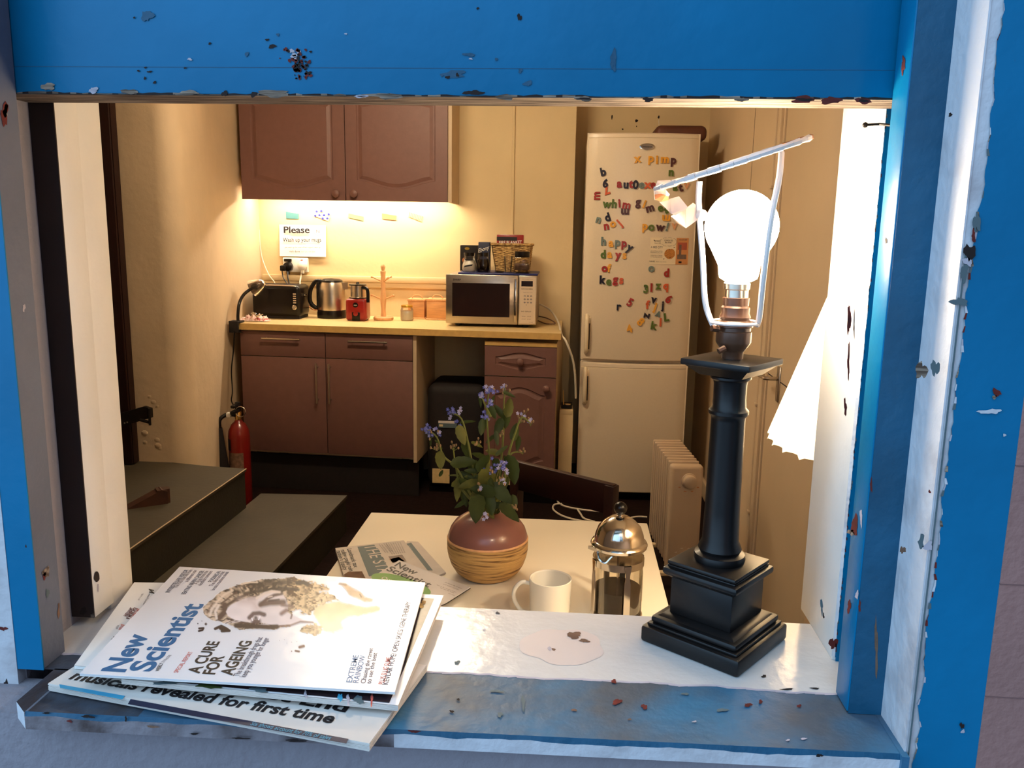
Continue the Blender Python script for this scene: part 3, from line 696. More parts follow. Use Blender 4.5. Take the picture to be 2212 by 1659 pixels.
for d, (za, zb) in ((d_up, (.80, .995)), (d_lo, (.525, .715))):
    b = MB(); x = FX0+.027; y = bow(x)
    b.tube([(x, y+.002, za), (x, y-.022, za+.02), (x, y-.03, (za+zb)/2), (x, y-.022, zb-.02), (x, y+.002, zb)], .011, 'fridge_handle', n=10, sub=5)
    b.box(x+.012, x+.017, y-.018, y-.002, za+.02, zb-.04, 'gap_dark')
    b.box(x+.004, x+.020, y-.012, y+.002, za+.004, zb-.006, 'fridge_handle', .005)
    fr_.part('handle', b, d)
c = PY(1398, 317, FY-.03); b = MB()
b.X = Matrix.Translation(V((c.x, bow(c.x), c.z)))
b.lathe([(1, -.001), (1, -.004), (.86, -.0045), (.84, -.003)], (0, 0, 0), 'chrome', 28, axis='y')
b.v = [V((c.x+(p.x-c.x)*.038, p.y, c.z+(p.z-c.z)*.016)) for p in b.v]; b.X = None
b.text('Whirlpool', (c.x-.024, bow(c.x)-.0052, c.z-.004), (c.x+.024, bow(c.x)-.0052, c.z-.004), .008, (0, 0, 1), 'ink')
fr_.part('badge', b, d_up, label='oval chrome badge')
# letter magnets
RED, ORG, YEL, GRN, DRK, PUR, GRY, PIN = (156,40,34), (206,92,50), (226,160,48), (84,104,36), (28,20,36), (78,38,40), (112,126,120), (222,164,122)
for nme, cc in dict(red=RED, orange=ORG, yellow=YEL, green=GRN, black=DRK, maroon=PUR, grey=GRY, peach=PIN).items():
    M('magnet_'+nme, cc, rough=.35, var=.04, scale=60)
_mag = {}
def magnet_mesh(ch, cn, h=.030):
    k = (ch, cn)
    if k in _mag: return _mag[k]
    c = bpy.data.curves.new('t', 'FONT'); c.body = ch; c.size = 1; c.offset = .028; c.extrude = .07; c.bevel_depth = .012; c.bevel_resolution = 1; c.resolution_u = 4
    o = bpy.data.objects.new('t', c); COL.objects.link(o)
    me = bpy.data.meshes.new_from_object(o.evaluated_get(bpy.context.evaluated_depsgraph_get()))
    bpy.data.objects.remove(o); bpy.data.curves.remove(c)
    vs = [v.co.copy() for v in me.vertices]; xs = [v.x for v in vs]; ys = [v.y for v in vs]
    mx, my = (min(xs)+max(xs))/2, (min(ys)+max(ys))/2; s = .057
    n = bpy.data.meshes.new('letter_magnet'); n.from_pydata([((v.x-mx)*s*.96, -(v.z)*s*.6, (v.y-my)*s) for v in vs], [], [tuple(p.vertices) for p in me.polygons])
    n.materials.append(MATS['magnet_'+cn]); n.update(); bpy.data.meshes.remove(me)
    _mag[k] = n; return n
ROWS = [  # (char, colour, px, py, rotation degrees, where)
 ('x','yellow',1377,345,8,'first of the top row'),('p','yellow',1406,347,0,'in the top row after the gap'),('i','yellow',1419,345,0,'in the top row between p and m'),('m','yellow',1436,346,0,'in the top row before the maroon p'),
 ('p','maroon',1455,351,0,'at the end of the top row'),('b','black',1303,371,14,'near the left edge of the fridge door'),('n','green',1450,374,0,'just under the maroon p'),('6','black',1308,396,0,'below the black b at the left'),
 ('a','red',1338,399,0,'starting the long second word'),('u','black',1352,401,0,'second in the long second word'),('t','red',1363,398,0,'third in the long second word'),('0','black',1373,399,0,'zero in the long second word'),
 ('e','grey',1386,401,0,'after the zero in the second word'),('x','orange',1399,401,0,'after the grey e in the second word'),('e','red',1411,401,0,'after the orange x, by the torn paper'),('a','green',1459,406,0,'right of the torn lamp paper'),
 ('t','maroon',1471,406,14,'beside the green a at the right'),('v','peach',1484,402,0,'last of the second word by the lamp arm'),
 ('7','orange',1310,411,200,'touching the underside of the black six'),('m','red',1290,423,90,'turned sideways at the left edge'),('w','green',1311,443,-6,'starting the word under the sideways m'),('h','green',1327,440,-4,'second in the word under the sideways m'),
 ('i','red',1338,439,6,'third in the word under the sideways m'),('m','red',1353,445,-8,'fourth in the word, above the upside-down m'),('m','maroon',1350,457,180,'upside down under the red m'),
 ('g','maroon',1378,441,0,'left of the leaning yellow stroke'),('i','yellow',1392,441,-20,'leaning right of the maroon g'),('m','maroon',1404,451,18,'tilted below the yellow i'),('e','green',1427,451,24,'tilted between maroon m and torn paper'),('s','green',1440,455,30,'half hidden beside the torn paper'),
 ('d','black',1312,469,20,'left, above the red n'),('n','grey',1293,476,-16,'left edge beside the black d'),('n','red',1310,490,10,'before the yellow o at the left'),('o','yellow',1324,485,0,'between red n and orange j'),('j','orange',1339,484,44,'tipped over after the yellow o'),
 ('m','yellow',1439,471,180,'upside down over the word with the exclamation mark'),('p','yellow',1393,493,0,'starting the word with the exclamation mark'),('o','green',1407,492,0,'after the yellow p'),('w','maroon',1426,493,-6,'between green o and exclamation mark'),('!','grey',1442,490,-12,'exclamation mark'),('v','peach',1457,489,0,'faint, right of the exclamation mark'),
 ('h','grey',1304,521,0,'starting the upper of the four left words'),('a','yellow',1320,527,0,'second in the upper left word'),('p','grey',1334,528,0,'third in the upper left word'),('p','red',1348,530,0,'fourth in the upper left word'),('y','black',1359,539,-24,'slipping down after the red p'),
 ('d','green',1303,549,4,'starting the second left word'),('a','yellow',1317,551,0,'after the green d'),('y','red',1335,555,0,'between two yellow letters'),('s','yellow',1349,553,0,'ending the second left word'),
 ('o','red',1306,581,0,'starting the two-letter word'),('f','yellow',1316,579,0,'ending the two-letter word'),('k','black',1302,604,0,'starting the lowest left word'),('e','green',1315,610,0,'second in the lowest left word'),('g','red',1329,608,0,'third in the lowest left word'),('s','orange',1342,607,0,'ending the lowest left word'),
 ('o','grey',1407,581,0,'alone below the leaflet, left'),('d','red',1440,589,0,'alone below the leaflet, right'),('3','green',1395,624,0,'starting the row of four'),('1','red',1407,621,0,'second in the row of four'),('z','green',1422,619,0,'third in the row of four'),('q','orange',1438,622,0,'ending the row of four'),
 ('5','red',1361,653,-26,'alone in the lower middle'),('r','black',1337,664,0,'alone, lowest at the left'),('f','orange',1399,658,0,'at the left of the lower cluster'),('v','black',1412,649,-8,'top of the lower cluster'),('6','red',1445,646,-30,'top right of the lower cluster'),
 ('j','yellow',1414,665,-14,'in the middle of the lower cluster'),('j','black',1431,662,0,'right side of the lower cluster'),('z','black',1397,682,78,'turned sideways in the lower cluster'),('v','grey',1422,678,160,'upside down in the lower cluster'),('L','green',1440,685,8,'right edge of the lower cluster'),
 ('4','yellow',1359,710,20,'lowest of all'),('8','yellow',1384,695,-40,'tipped, left under the lower cluster'),('k','green',1413,703,-6,'under the lower cluster'),('l','orange',1427,696,0,'right of the green k'),
]
for ch, cn, px, py, rot, where in ROWS:
    me = magnet_mesh(ch, cn); p = PY(px, py, FY-.03); x = p.x; y = bow(x)
    o = bpy.data.objects.new('letter_magnet', me); COL.objects.link(o)
    sl = math.atan2(-2*.032*(x-fm)/fh**2*-1, 1)
    o.matrix_world = Matrix.Translation((x, y-.0035, PY(px, py, y).z)) @ Matrix.Rotation(sl, 4, 'Z') @ Matrix.Rotation(math.radians(-rot), 4, 'Y') 
    kindw = 'number' if ch.isdigit() else 'letter'
    nm = {'!': 'mark'}.get(ch, ch)
    tag(o, f'{cn} {kindw} {nm} magnet, {where}' if ch != '!' else f'{cn} exclamation mark magnet ending the short word at the right', 'fridge magnet', 'letter magnets on the fridge door')
# leaflet
def fy(x): return bow(x)-.0018
a, c2 = PY(1405, 513, FY-.028), PY(1486, 572, FY-.028)
b = MB(); n = 8
def lf(u, v, d=0):   # u,v 0..1 on leaflet
    x = a.x+(c2.x-a.x)*u; return V((x, fy(x)-d, a.z+(c2.z-a.z)*v))
def strip(u0, u1, v0, v1, mat, d):
    for i in range(n):
        ua, ub = u0+(u1-u0)*i/n, u0+(u1-u0)*(i+1)/n
        b.poly([lf(ua, v1, d), lf(ub, v1, d), lf(ub, v0, d), lf(ua, v0, d)], mat)
M('leaf_cream', (232,214,180), rough=.5); M('leaf_orange', (206,140,84), rough=.5, var=.05); M('leaf_red', (168,84,64), rough=.5, var=.1); M('leaf_brown', (112,92,80), rough=.5, var=.15, scale=90); M('hive', (204,140,66), rough=.5, scale=90, stretch=(1,1,5), col2=(168,104,44), thr=(.4,.6))
strip(0, 1, 0, 1, 'leaf_cream', 0); strip(.68, 1, 0, 1, 'leaf_orange', .0003); strip(.72, .96, .17, .45, 'leaf_red', .0006); strip(.72, .96, .45, .62, 'leaf_orange', .0006); strip(.72, .96, .62, .80, 'leaf_brown', .0006); strip(.76, .82, .25, .78, 'leaf_brown', .0008); strip(.76, .84, .88, .95, 'ink', .0008)
b.spot(lf(.52, .60, .0007), lf(.67, .60, .0007)-lf(.52, .60, .0007), lf(.52, .38, .0007)-lf(.52, .60, .0007), 'hive', n=16, jag=.08)
for k in range(9):
    t = 2*PI*k/9; cxx, cyy = .47+.17*math.cos(t), .15+.11*math.sin(t); pts = []
    for j in range(7):
        s = t-1.0+2.0*j/6; pts.append(lf(cxx+.06*math.cos(s), cyy+.055*math.sin(s), .001))
    b.tube(pts, .0006, 'ink_soft', n=4)
for (s, u0, u1, v, hh) in [('BEE FRIENDLY', .11, .26, .15, .006), ('honey trail', .11, .26, .22, .005), ('A BEE CITY', .02, .33, .40, .010), ('COME & SEE', .36, .58, .13, .008), ('the hives', .38, .55, .20, .007),
      ('plant wild flowers and herbs', .02, .33, .52, .005), ('for the bees in your garden', .02, .33, .58, .005), ('window box or balcony', .02, .33, .68, .005), ('and help them to thrive', .02, .33, .74, .005), ('PLAN BEE', .0, .14, .92, .007), ('find out more', .18, .44, .92, .004), ('THE CITY BEE', .74, .95, .09, .006)]:
    b.text(s, lf(u0, v, .001), lf(u1, v, .001), hh, (0, 0, 1), 'ink_soft')
for (u, v) in [(.1, .1), (.5, .44), (.63, .36), (.37, .80), (.42, .50), (.53, .75)]: b.spot(lf(u, v, .001), (.004, 0, 0), (0, 0, .002), 'ink', n=7)
solo('leaflet', b, 'small printed leaflet with a beehive drawing stuck among the magnets', 'leaflet')
# tray on top of the fridge
p, q = PY(1450, 293, 4.80), PY(1527, 268, 4.80)
b = MB().box(.43, .70, 4.60, 4.90, 1.906, 1.985, 'brown_tray', .03, 4)
solo('brown_basket', b, 'brown rounded basket lying on top of the fridge, mostly hidden', 'basket')
# marks on the wall above the fridge
b = MB()
for (px, py, rx, ry) in [(1322, 253, 2, 5), (1375, 261, 4, 3), (1423, 253, 2, 4), (1345, 279, 2, 2), (1375, 273, 1, 2)]:
    c = PY(px, py, REC-.001); b.spot(c, PY(px+rx, py, REC-.001)-c, PY(px, py-ry, REC-.001)-c, 'rot_black', n=8)
b.tube([PY(1423, 258, REC-.002), PY(1424, 284, REC-.002)], .0022, 'cable_white', n=6)
solo('trim_5', b, kind='structure')
# ================================================================== ON THE WALL
WY = 4.798
a, c2 = PY(603, 485, WY-.006), PY(705, 555, WY-.006)
b = MB(); b.add([(a.x, WY-.003, a.z), (c2.x, WY-.003, a.z), (c2.x, WY-.016, c2.z), (a.x, WY-.014, c2.z)], [(0, 3, 2, 1)], 'paper'); b.add([(a.x, WY-.002, a.z), (c2.x, WY-.002, a.z), (c2.x, WY-.015, c2.z), (a.x, WY-.013, c2.z)], [(0, 1, 2, 3)], 'paper')
def on(px, py): p = PY(px, py, WY-.018); return p
for s, x0, x1, y, h, off, m_ in [('Please', 613, 669, 503, .035, .025, 'ink'), ('Wash up your mugs', 611, 694, 522, .022, .014, 'ink'), ('and also', 647, 660, 528, .006, 0, 'ink_soft'), ('you wash up the ones of last support clean up', 615, 692, 536, .009, .004, 'ink'), ('visit done', 625, 648, 545, .011, .015, 'ink'), ('thank you  next door', 650, 681, 545, .009, 0, 'ink_soft')]:
    b.text(s, on(x0, y), on(x1, y), h, (0, 0, 1), m_, off)
c = on(686, 500); b.tube([c+V((.022*math.cos(t*PI/10), 0, .022*math.sin(t*PI/10))) for t in range(21)], .0008, 'ink_soft', n=4)
b.text('N', on(683, 503), on(690, 503), .018, (0, 0, 1), 'ink_soft')
solo('wall_notice', b, 'white paper notice asking to wash up mugs, above the sockets', 'notice')
M('tape_teal', (70,120,124), rough=.6, var=.1); M('tape_pink', (214,180,150), rough=.6, var=.04); M('tape_green', (136,152,104), rough=.6, var=.08); M('tape_orange', (190,120,84), rough=.6, var=.12, scale=90); M('tape_stripe', (204,176,140), rough=.6, scale=1, var=0); M('dot_blue', (40,48,140), rough=.6)
TP = [('tape_teal', [(617, 457), (645, 462), (645, 473), (618, 472)], 'teal'), ('tape_pink', [(681, 457), (713, 469), (709, 478), (678, 466)], 'pale dotted'), ('tape_green', [(753, 461), (784, 468), (784, 477), (753, 470)], 'pale green'), ('tape_orange', [(825, 461), (856, 466), (855, 476), (826, 473)], 'orange'), ('tape_stripe', [(884, 458), (914, 468), (911, 479), (882, 468)], 'cream striped')]
for i, (m_, q, nm) in enumerate(TP):
    b = MB(); q3 = [PY(x, y, WY-.0035) for x, y in q]; b.prism(q3[::-1], (0, .0035, 0), m_)
    if nm == 'pale dotted':
        for x, y in [(684, 457), (694, 456), (690, 465), (700, 465), (710, 463), (681, 466), (697, 472), (707, 472)]:
            c = PY(x, y, WY-.0042); b.spot(c, (.008, 0, 0), (0, 0, .007), 'dot_blue', n=8, jag=.1)
    if nm == 'cream striped':
        for k in range(9):
            t = (k+.5)/9; b.tube([q3[0].lerp(q3[1], t)+V((0, -.0008, 0)), q3[3].lerp(q3[2], t)+V((0, -.0008, 0))], .0011, 'scorched', n=4)
    solo('paper_tape', b, f'{nm} strip of tape on the wall under the cupboard', 'tape', 'patterned tapes under the wall cupboard')
# twin socket with plugs
a, c2 = PY(614, 556, WY), PY(668, 588, WY)
so = T('wall_socket', ((a.x+c2.x)/2, WY, c2.z), 'white double wall socket just below the paper notice', 'socket')
b = MB().box(a.x, c2.x, WY-.028, WY, c2.z, a.z, 'white_plastic', .004); so.part('face_plate', b)
for x in (628, 652): p = PY(x, 563, WY-.03); so.part('switch', MB().box(p.x-.006, p.x+.006, WY-.033, WY-.027, p.z-.01, p.z+.006, 'ink_red' if x == 652 else 'white_plastic', .001))
def plug(name, px, py, mat, label, dx=0):
    p = PY(px, py, WY-.055); b = MB().lathe([(.012, -.018), (.026, -.010), (.028, .012), (.022, .026), (1e-6, .027)], (p.x, WY-.055, p.z), mat, 18, axis='y')
    b.box(p.x-.008, p.x+.008, WY-.062, WY-.04, p.z-.045, p.z-.015, mat, .004)
    return solo(name, b, label, 'plug'), p
o_, pb = plug('mains_plug', 622, 576, 'black_plastic', 'black mains plug in the left half of the socket')
o_, pw = plug('mains_plug', 653, 574, 'white_plastic', 'white mains plug in the right half of the socket')
p = PY(611, 579, WY-.08); b = MB().box(p.x-.016, p.x+.016, WY-.09, WY-.055, p.z-.017, p.z+.015, 'black_plastic', .006); solo('plug_adaptor', b, 'small black plug body beside the black mains plug', 'plug')
p = PY(622, 562, WY-.035); b = MB().box(p.x-.022, p.x+.022, WY-.045, WY-.028, p.z-.008, p.z+.008, 'black_plastic', .003); solo('socket_timer', b, 'flat black block at the top left of the socket plate', 'plug')
def cable(name, pts, r, mat, label, sub=6):
    return solo(name, MB().tube(pts, r, mat, n=6, sub=sub), label, 'cable')
cable('power_cable', [PY(621, 584, WY-.06), PY(622, 600, 4.72), PY(626, 618, 4.70), PY(628, 640, 4.70)], .0045, 'black_plastic', 'black cable hanging from the black plug behind the toaster')
cable('power_cable', [PY(609, 583, 4.72), PY(612, 600, 4.71), PY(621, 615, 4.70), PY(624, 640, 4.70)], .0035, 'black_plastic', 'thin black cable left of the thicker one behind the toaster')
cable('power_cable', [PY(652, 584, WY-.05), PY(650, 598, 4.74), PY(648, 612, 4.72), PY(652, 634, 4.70)], .0045, 'cable_white', 'white cable hanging from the white plug')
cable('power_cable', [PY(560, 496, WY-.004), PY(562, 530, WY-.006), PY(567, 560, WY-.01), PY(580, 592, 4.76), PY(594, 612, 4.72), PY(600, 640, 4.70)], .003, 'cable_white', 'thin white cable running down the wall corner behind the toaster')
cable('power_cable', [PZ(651, 634, .99), V((-1.45, 4.62, .97)), V((-1.42, 4.74, .962)), V((-1.33, 4.772, .955))], .003, 'scorched', 'brown cable from the toaster back toward the kettle')
cable('power_cable', [PY(654, 645, 4.73), PY(668, 659, 4.76), PY(690, 668, 4.768), PY(742, 668, 4.768), PY(754, 673, 4.76)], .0035, 'chip_wood', 'brown cable looping behind the kettle')
# ================================================================== ON THE WORKTOP
# toaster
zt_ = WT
to = T('toaster', (-1.60, 4.60, zt_), 'glossy black toaster with a steel edge beside the left wall', 'toaster')
X0, X1 = PY(548, 660, 4.55).x, PY(652, 660, 4.55).x
b = MB(); b.box(X0, X1, 4.52, 4.70, zt_+.01, PY(600, 616, 4.52).z, 'black_plastic', .024, 4); b.box(X0+.01, X1-.01, 4.53, 4.69, zt_, zt_+.02, 'black_matt'); 
to.part('body', b)
ztop = PY(600, 616, 4.52).z
b = MB()
for y in (4.575, 4.645): b.box(X0+.04, X1-.05, y-.012, y+.012, ztop-.002, ztop+.0012, 'gap_dark')
to.part('slot', b)
b = MB().tube([(X0+.02, 4.531, ztop-.003), (X1-.05, 4.531, ztop-.003), (X1-.02, 4.531, ztop-.018), (X1-.012, 4.531, ztop-.04)], .004, 'steel', sub=3); to.part('trim_edge', b)
b = MB().box(X1-.002, X1+.010, 4.585, 4.62, ztop-.06, ztop-.052, 'chrome', .003); to.part('lever', b, label='steel lever')
p = PY(645, 664, 4.52); b = MB().lathe([(.014, 0), (.014, -.012), (.010, -.016), (1e-6, -.016)], (X1-.03, 4.521, p.z), 'chrome', 16, axis='y'); to.part('dial', b, label='chrome browning dial')
b = MB()
for k in range(5): b.box(X1-.038, X1-.022, 4.518, 4.5215, p.z+.022+k*.012, p.z+.028+k*.012, 'mw_panel')
to.part('button', b, label='column of small pale buttons')
# clip lamp on the worktop's corner
cl_ = T('clip_lamp', (-1.76, 4.32, zt_), 'small black clip lamp clamped to the left worktop corner, switched off', 'clip lamp')
cp = PY(511, 702, 4.285)
b = MB(); b.box(cp.x-.035, cp.x+.028, cp.y-.02, cp.y+.04, WT+.001, WT+.010, 'black_matt', .002); b.box(cp.x-.03, cp.x+.02, cp.y-.03, cp.y-.018, WT-.05, WT+.012, 'black_matt', .002); b.prism([(cp.x-.03, cp.y-.02, WT-.046), (cp.x+.035, cp.y-.02, WT-.052), (cp.x+.01, cp.y-.02, WT-.040)], (0, .02, 0), 'black_matt'); b.box(cp.x-.03, cp.x+.02, cp.y-.02, cp.y+.004, WT-.046, WT-.0365, 'black_matt')
cl_.part('clamp', b)
b = MB().tube([V((cp.x+.005, cp.y+.01, WT+.005)), PY(514, 680, 4.30), PY(517, 655, 4.32), PY(527, 636, 4.36), PY(545, 622, 4.40)], .0085, 'black_plastic', n=10, sub=6); cl_.part('flexible_neck', b)
hp = PY(556, 618, 4.42)
b = MB(); b.X = Matrix.Translation(hp) @ Matrix.Rotation(math.radians(62), 4, 'Y'); b.lathe([(.012, .045), (.02, .04), (.032, .02), (.044, -.01), (.048, -.03), (.044, -.03), (.030, .0), (1e-6, .02)], (0, 0, 0), 'smoke_glass', 24); b.X = None
sh = cl_.part('lamp_shade', b, label='smoky rounded shade')
b = MB(); b.lathe([(.016, -.01), (.018, .01), (.012, .02), (1e-6, .022)], PY(548, 621, 4.405), 'black_plastic', 14); cl_.part('lamp_holder', b, sh)
b = MB().tube([V((cp.x, cp.y-.032, WT-.04)), PY(504, 760, 4.25), PY(500, 800, 4.22), PY(502, 845, 4.18), PY(500, 866, 4.16), PY(508, 880, 4.10)], .0035, 'black_plastic', n=6, sub=6); cl_.part('cord', b)
# cloth with cutlery
rr = random.Random(4); b = MB(); n = 26; vs = []; fs = []
c0, c1 = PZ(517, 693, WT), PZ(594, 690, WT)
for i in range(n+1):
    for k in range(9):
        u, v_ = i/n, k/8; x = c0.x+(c1.x-c0.x)*u; y = 4.365+.07*v_+.0*u
        e_ = math.sin(PI*u)**.4*math.sin(PI*v_)**.5
        vs.append((x+rr.uniform(-.004, .004), y+rr.uniform(-.004, .004), WT+.002+e_*(.022+.012*math.sin(u*31)+.006*math.sin(v_*17+u*9)+rr.uniform(-.003, .004))))
for i in range(n):
    for k in range(8): fs.append((i*9+k, (i+1)*9+k, (i+1)*9+k+1, i*9+k+1))
b.add(vs, fs, 'cloth_pink', True)
solo('tea_towel', b, 'crumpled pink patterned tea towel in front of the toaster', 'tea towel')
for k, (px, py, dx, dy, lb) in enumerate([(556, 682, 12, -3, 'bright spoon lying on the tea towel, pointing right'), (548, 677, 7, 9, 'small steel teaspoon poking out of the tea towel, lower')]):
    b = MB(); p = PY(px, py, 4.36); q = PY(px+dx, py+dy, 4.345)
    b.ball(p, .013, 'chrome', 12, (1.3, .8, .5)); b.tube([p, q], [.003, .002], 'chrome', n=8); solo('teaspoon', b, lb, 'spoon', 'spoons on the tea towel')
# kettle
kc = PZ(714, 687, WT); kc = V((kc.x, 4.66, WT)); kt = T('kettle', kc, 'brushed steel electric kettle with black handle, beside the toaster', 'kettle')
hh = PY(714, 603, 4.66).z-WT
kt.part('base', MB().lathe([(.083, 0), (.085, .012), (.084, .03), (.080, .045), (1e-6, .045)], kc, 'black_plastic', 36))
b = MB().lathe([(.079, .045), (.080, .06), (.077, .12), (.068, hh-.03), (.062, hh-.015), (1e-6, hh-.015)], kc, 'steel', 40); bd = kt.part('body', b)
b = MB().lathe([(.063, hh-.016), (.060, hh-.006), (.045, hh+.002), (1e-6, hh+.005)], kc, 'black_plastic', 32); kt.part('lid', b)
b = MB().tube([kc+V((-.055, -.02, hh-.012)), kc+V((-.085, -.025, hh-.014)), kc+V((-.113, -.03, hh-.06)), kc+V((-.118, -.03, hh-.12)), kc+V((-.10, -.028, .065)), kc+V((-.075, -.02, .05))], .012, 'black_plastic', n=10, sub=5)
b.box(kc.x-.080, kc.x-.06, kc.y-.036, kc.y+.004, kc.z+.045, kc.z+hh-.012, 'black_plastic', .006); kt.part('handle', b)
b = MB().prism([kc+V((.055, -.022, hh-.018)), kc+V((.055, .022, hh-.018)), kc+V((.093, 0, hh-.016))], (0, 0, -.04), 'steel'); kt.part('spout', b, bd)
# red milk frother
fc = PZ(774, 691, WT); fc.z = WT; mf = T('milk_frother', fc, 'red milk frother with steel jug between kettle and mug tree', 'milk frother')
h1 = PY(774, 644, fc.y).z-WT; h2 = PY(774, 613, fc.y).z-WT
b = MB().box(fc.x-.058, fc.x+.058, fc.y-.055, fc.y+.055, WT, WT+h1, 'red_plastic', .016, 4); mf.part('body', b)
b = MB().box(fc.x-.022, fc.x+.024, fc.y-.0575, fc.y-.05, WT+.001, WT+.048, 'black_plastic', .010, 3); b.lathe([(.012, 0), (.013, -.006), (1e-6, -.007)], (fc.x+.001, fc.y-.057, WT+.04), 'red_plastic', 18, axis='y'); mf.part('control_panel', b, label='black arched panel with round button')
b = MB().lathe([(.014, 0), (.014, -.004), (1e-6, -.005)], (fc.x, fc.y-.055, WT+.088), 'black_plastic', 20, axis='y'); b.box(fc.x-.009, fc.x+.009, fc.y-.0605, fc.y-.059, WT+.086, WT+.0885, 'white_plastic'); mf.part('badge', b, label='round black badge')
b = MB().lathe([(.046, h1-.004), (.046, h1+.006), (.040, h1+.008), (.040, h2-.008), (1e-6, h2-.008)], fc, 'steel', 30); b.lathe([(.047, h1-.005), (.047, h1+.005), (1e-6, h1+.006)], fc, 'black_plastic', 30); jg_ = mf.part('jug', b)
b = MB().lathe([(.047, h2-.008), (.048, h2-.002), (.01, h2+.001), (.007, h2+.010), (1e-6, h2+.011)], fc, 'black_plastic', 30); mf.part('lid', b)
b = MB().tube([fc+V((.03, -.02, h2-.02)), fc+V((.055, -.03, h2-.022)), fc+V((.064, -.032, h2-.045)), fc+V((.064, -.032, h1-.02))], .010, 'black_plastic', n=8, sub=4); mf.part('handle', b)
# mug tree
tc_ = PZ(826, 692, WT); tc_ = V((tc_.x, tc_.y+.03, WT)); mt = T('mug_tree', tc_, 'beech wood mug tree standing empty', 'mug tree')
H_ = PY(825, 570, tc_.y).z-WT
mt.part('base', MB().lathe([(.052, 0), (.056, .006), (.056, .014), (.050, .02), (1e-6, .02)], tc_, 'beech', 32))
mt.part('post', MB().lathe([(.016, .02), (.013, .04), (.012, .06), (.016, .10), (.015, .14), (.012, .16), (.013, H_-.06), (.015, H_-.05), (.015, H_-.04), (.008, H_-.038), (.009, H_-.034), (.013, H_-.02), (.013, H_-.01), (.007, H_-.001), (1e-6, H_)], tc_, 'beech', 24))
for ang, zz in [(180, H_-.085), (-50, H_-.085), (60, H_-.085), (190, .125), (-15, .125), (110, .125)]:
    a = math.radians(ang); d = V((math.cos(a), math.sin(a), 0)); b = MB().tube([tc_+d*.008+V((0, 0, zz-.01)), tc_+d*.062+V((0, 0, zz+.012))], .0042, 'beech', n=8); b.ball(tc_+d*.063+V((0, 0, zz+.012)), .0072, 'beech', 10)
    mt.part('peg', b)
# jar, wooden boxes
def jar(name, c, r, h, lidmat, content, cmat, label, cat, lid_h=.02, group=None, neck=.85, glassr=None):
    t = T(name, c, label, cat, group)
    t.part('glass', MB().lathe([(r*.92, 0), (r, .006), (r, h*.68), (r*neck, h*.84), (r*neck, h-lid_h*.6)], c, 'glass', 28))
    if content: t.part('contents', MB().lathe([(r*.88, .004), (r*.95, .01), (r*.95, h*content), (1e-6, h*content+.002)], c, cmat, 24))
    if lidmat: t.part('lid', MB().lathe([(r*neck*1.04, h-lid_h), (r*neck*1.06, h-.003), (r*neck, h), (1e-6, h)], c, lidmat, 28))
    return t
p = PZ(877, 693, WT); jar('storage_jar', V((p.x, p.y+.03, WT)), .036, .085, 'gold', .62, 'white_plastic', 'small glass jar of white powder with gold lid on the worktop', 'jar', .012)
for (xa, xb, px, lb) in [(880, 918, 899, 'small lidded wooden caddy, left of two'), (920, 966, 942, 'small lidded wooden caddy against the microwave')]:
    y = 4.68 if xa == 880 else 4.655
    A0, A1 = PY(xa, 660, y).x, PY(xb, 660, y).x; zt2 = PY(px, 646, y).z
    t = T('wooden_caddy', ((A0+A1)/2, y+.05, WT), lb, 'wooden box', 'wooden caddies on the worktop')
    t.part('body', MB().box(A0+.004, A1-.004, y, y+.1, WT+.001, zt2-.012, 'box_wood', .002)); 
    ld = t.part('lid', MB().box(A0, A1, y-.005, y+.105, zt2-.012, zt2, 'beech', .002))
    t.part('foot_rim', MB().box(A0-.001, A1+.001, y-.006, y+.106, WT, WT+.008, 'beech', .002))
    xm = (A0+A1)/2; t.part('lid_handle', MB().tube([(xm-.032, y+.04, zt2-.002), (xm-.02, y+.035, zt2+.016), (xm, y+.03, zt2+.021), (xm+.02, y+.035, zt2+.016), (xm+.032, y+.04, zt2-.002)], .0028, 'beech', n=6, sub=3), ld)
# microwave
my = 4.375; mz0, mz1 = PY(965, 698, my).z, PY(1060, 594, my).z; mx0, mx1 = PY(963, 640, my).x, PY(1159, 650, my).x
mw_ = T('microwave', ((mx0+mx1)/2, my+.18, WT), 'silver microwave oven with a dark glass door', 'microwave')
b = MB().box(mx0, mx1, my+.022, my+.37, mz0+.002, mz1-.002, 'mw_side', .006); mw_.part('body', b)
def mp_(u, v_, d=.0): return V((mx0+(mx1-mx0)*u, my-d, mz1+(mz0-mz1)*v_))
uc = .796
b = MB().box(mx0, mx0+(mx1-mx0)*uc-.001, my, my+.022, mz0, mz1, 'steel', .004); dd = mw_.part('door', b)
pa, pb2 = mp_(.072, .17), mp_(.705, .85); b = MB().box(pa.x, pb2.x, my-.0012, my+.001, pb2.z, pa.z, 'mw_glass'); mw_.part('door_glass', b, dd)
pa, pb2 = mp_(.757, .06), mp_(.782, .95); b = MB().box(pa.x, pb2.x, my-.017, my-.010, pb2.z, pa.z, 'chrome', .003)
for v_ in (.1, .9): q = mp_(.77, v_); b.box(q.x-.005, q.x+.005, my-.012, my+.002, q.z-.006, q.z+.006, 'chrome')
mw_.part('door_handle', b, dd)
b = MB(); b.text('SHARP', mp_(.08, .125, .0006), mp_(.165, .125, .0006), .009, (0, 0, 1), 'ink', .02); mw_.part('brand_lettering', b, dd)
b = MB().box(mx0+(mx1-mx0)*uc+.001, mx1, my, my+.022, mz0, mz1, 'steel', .004); q, q2 = mp_(.812, .03), mp_(.988, .97); b.box(q.x, q2.x, my-.0008, my+.001, q2.z, q.z, 'mw_panel')
q, q2 = mp_(.83, .105), mp_(.955, .215); b.box(q.x, q2.x, my-.0016, my, q2.z, q.z, 'mw_glass')
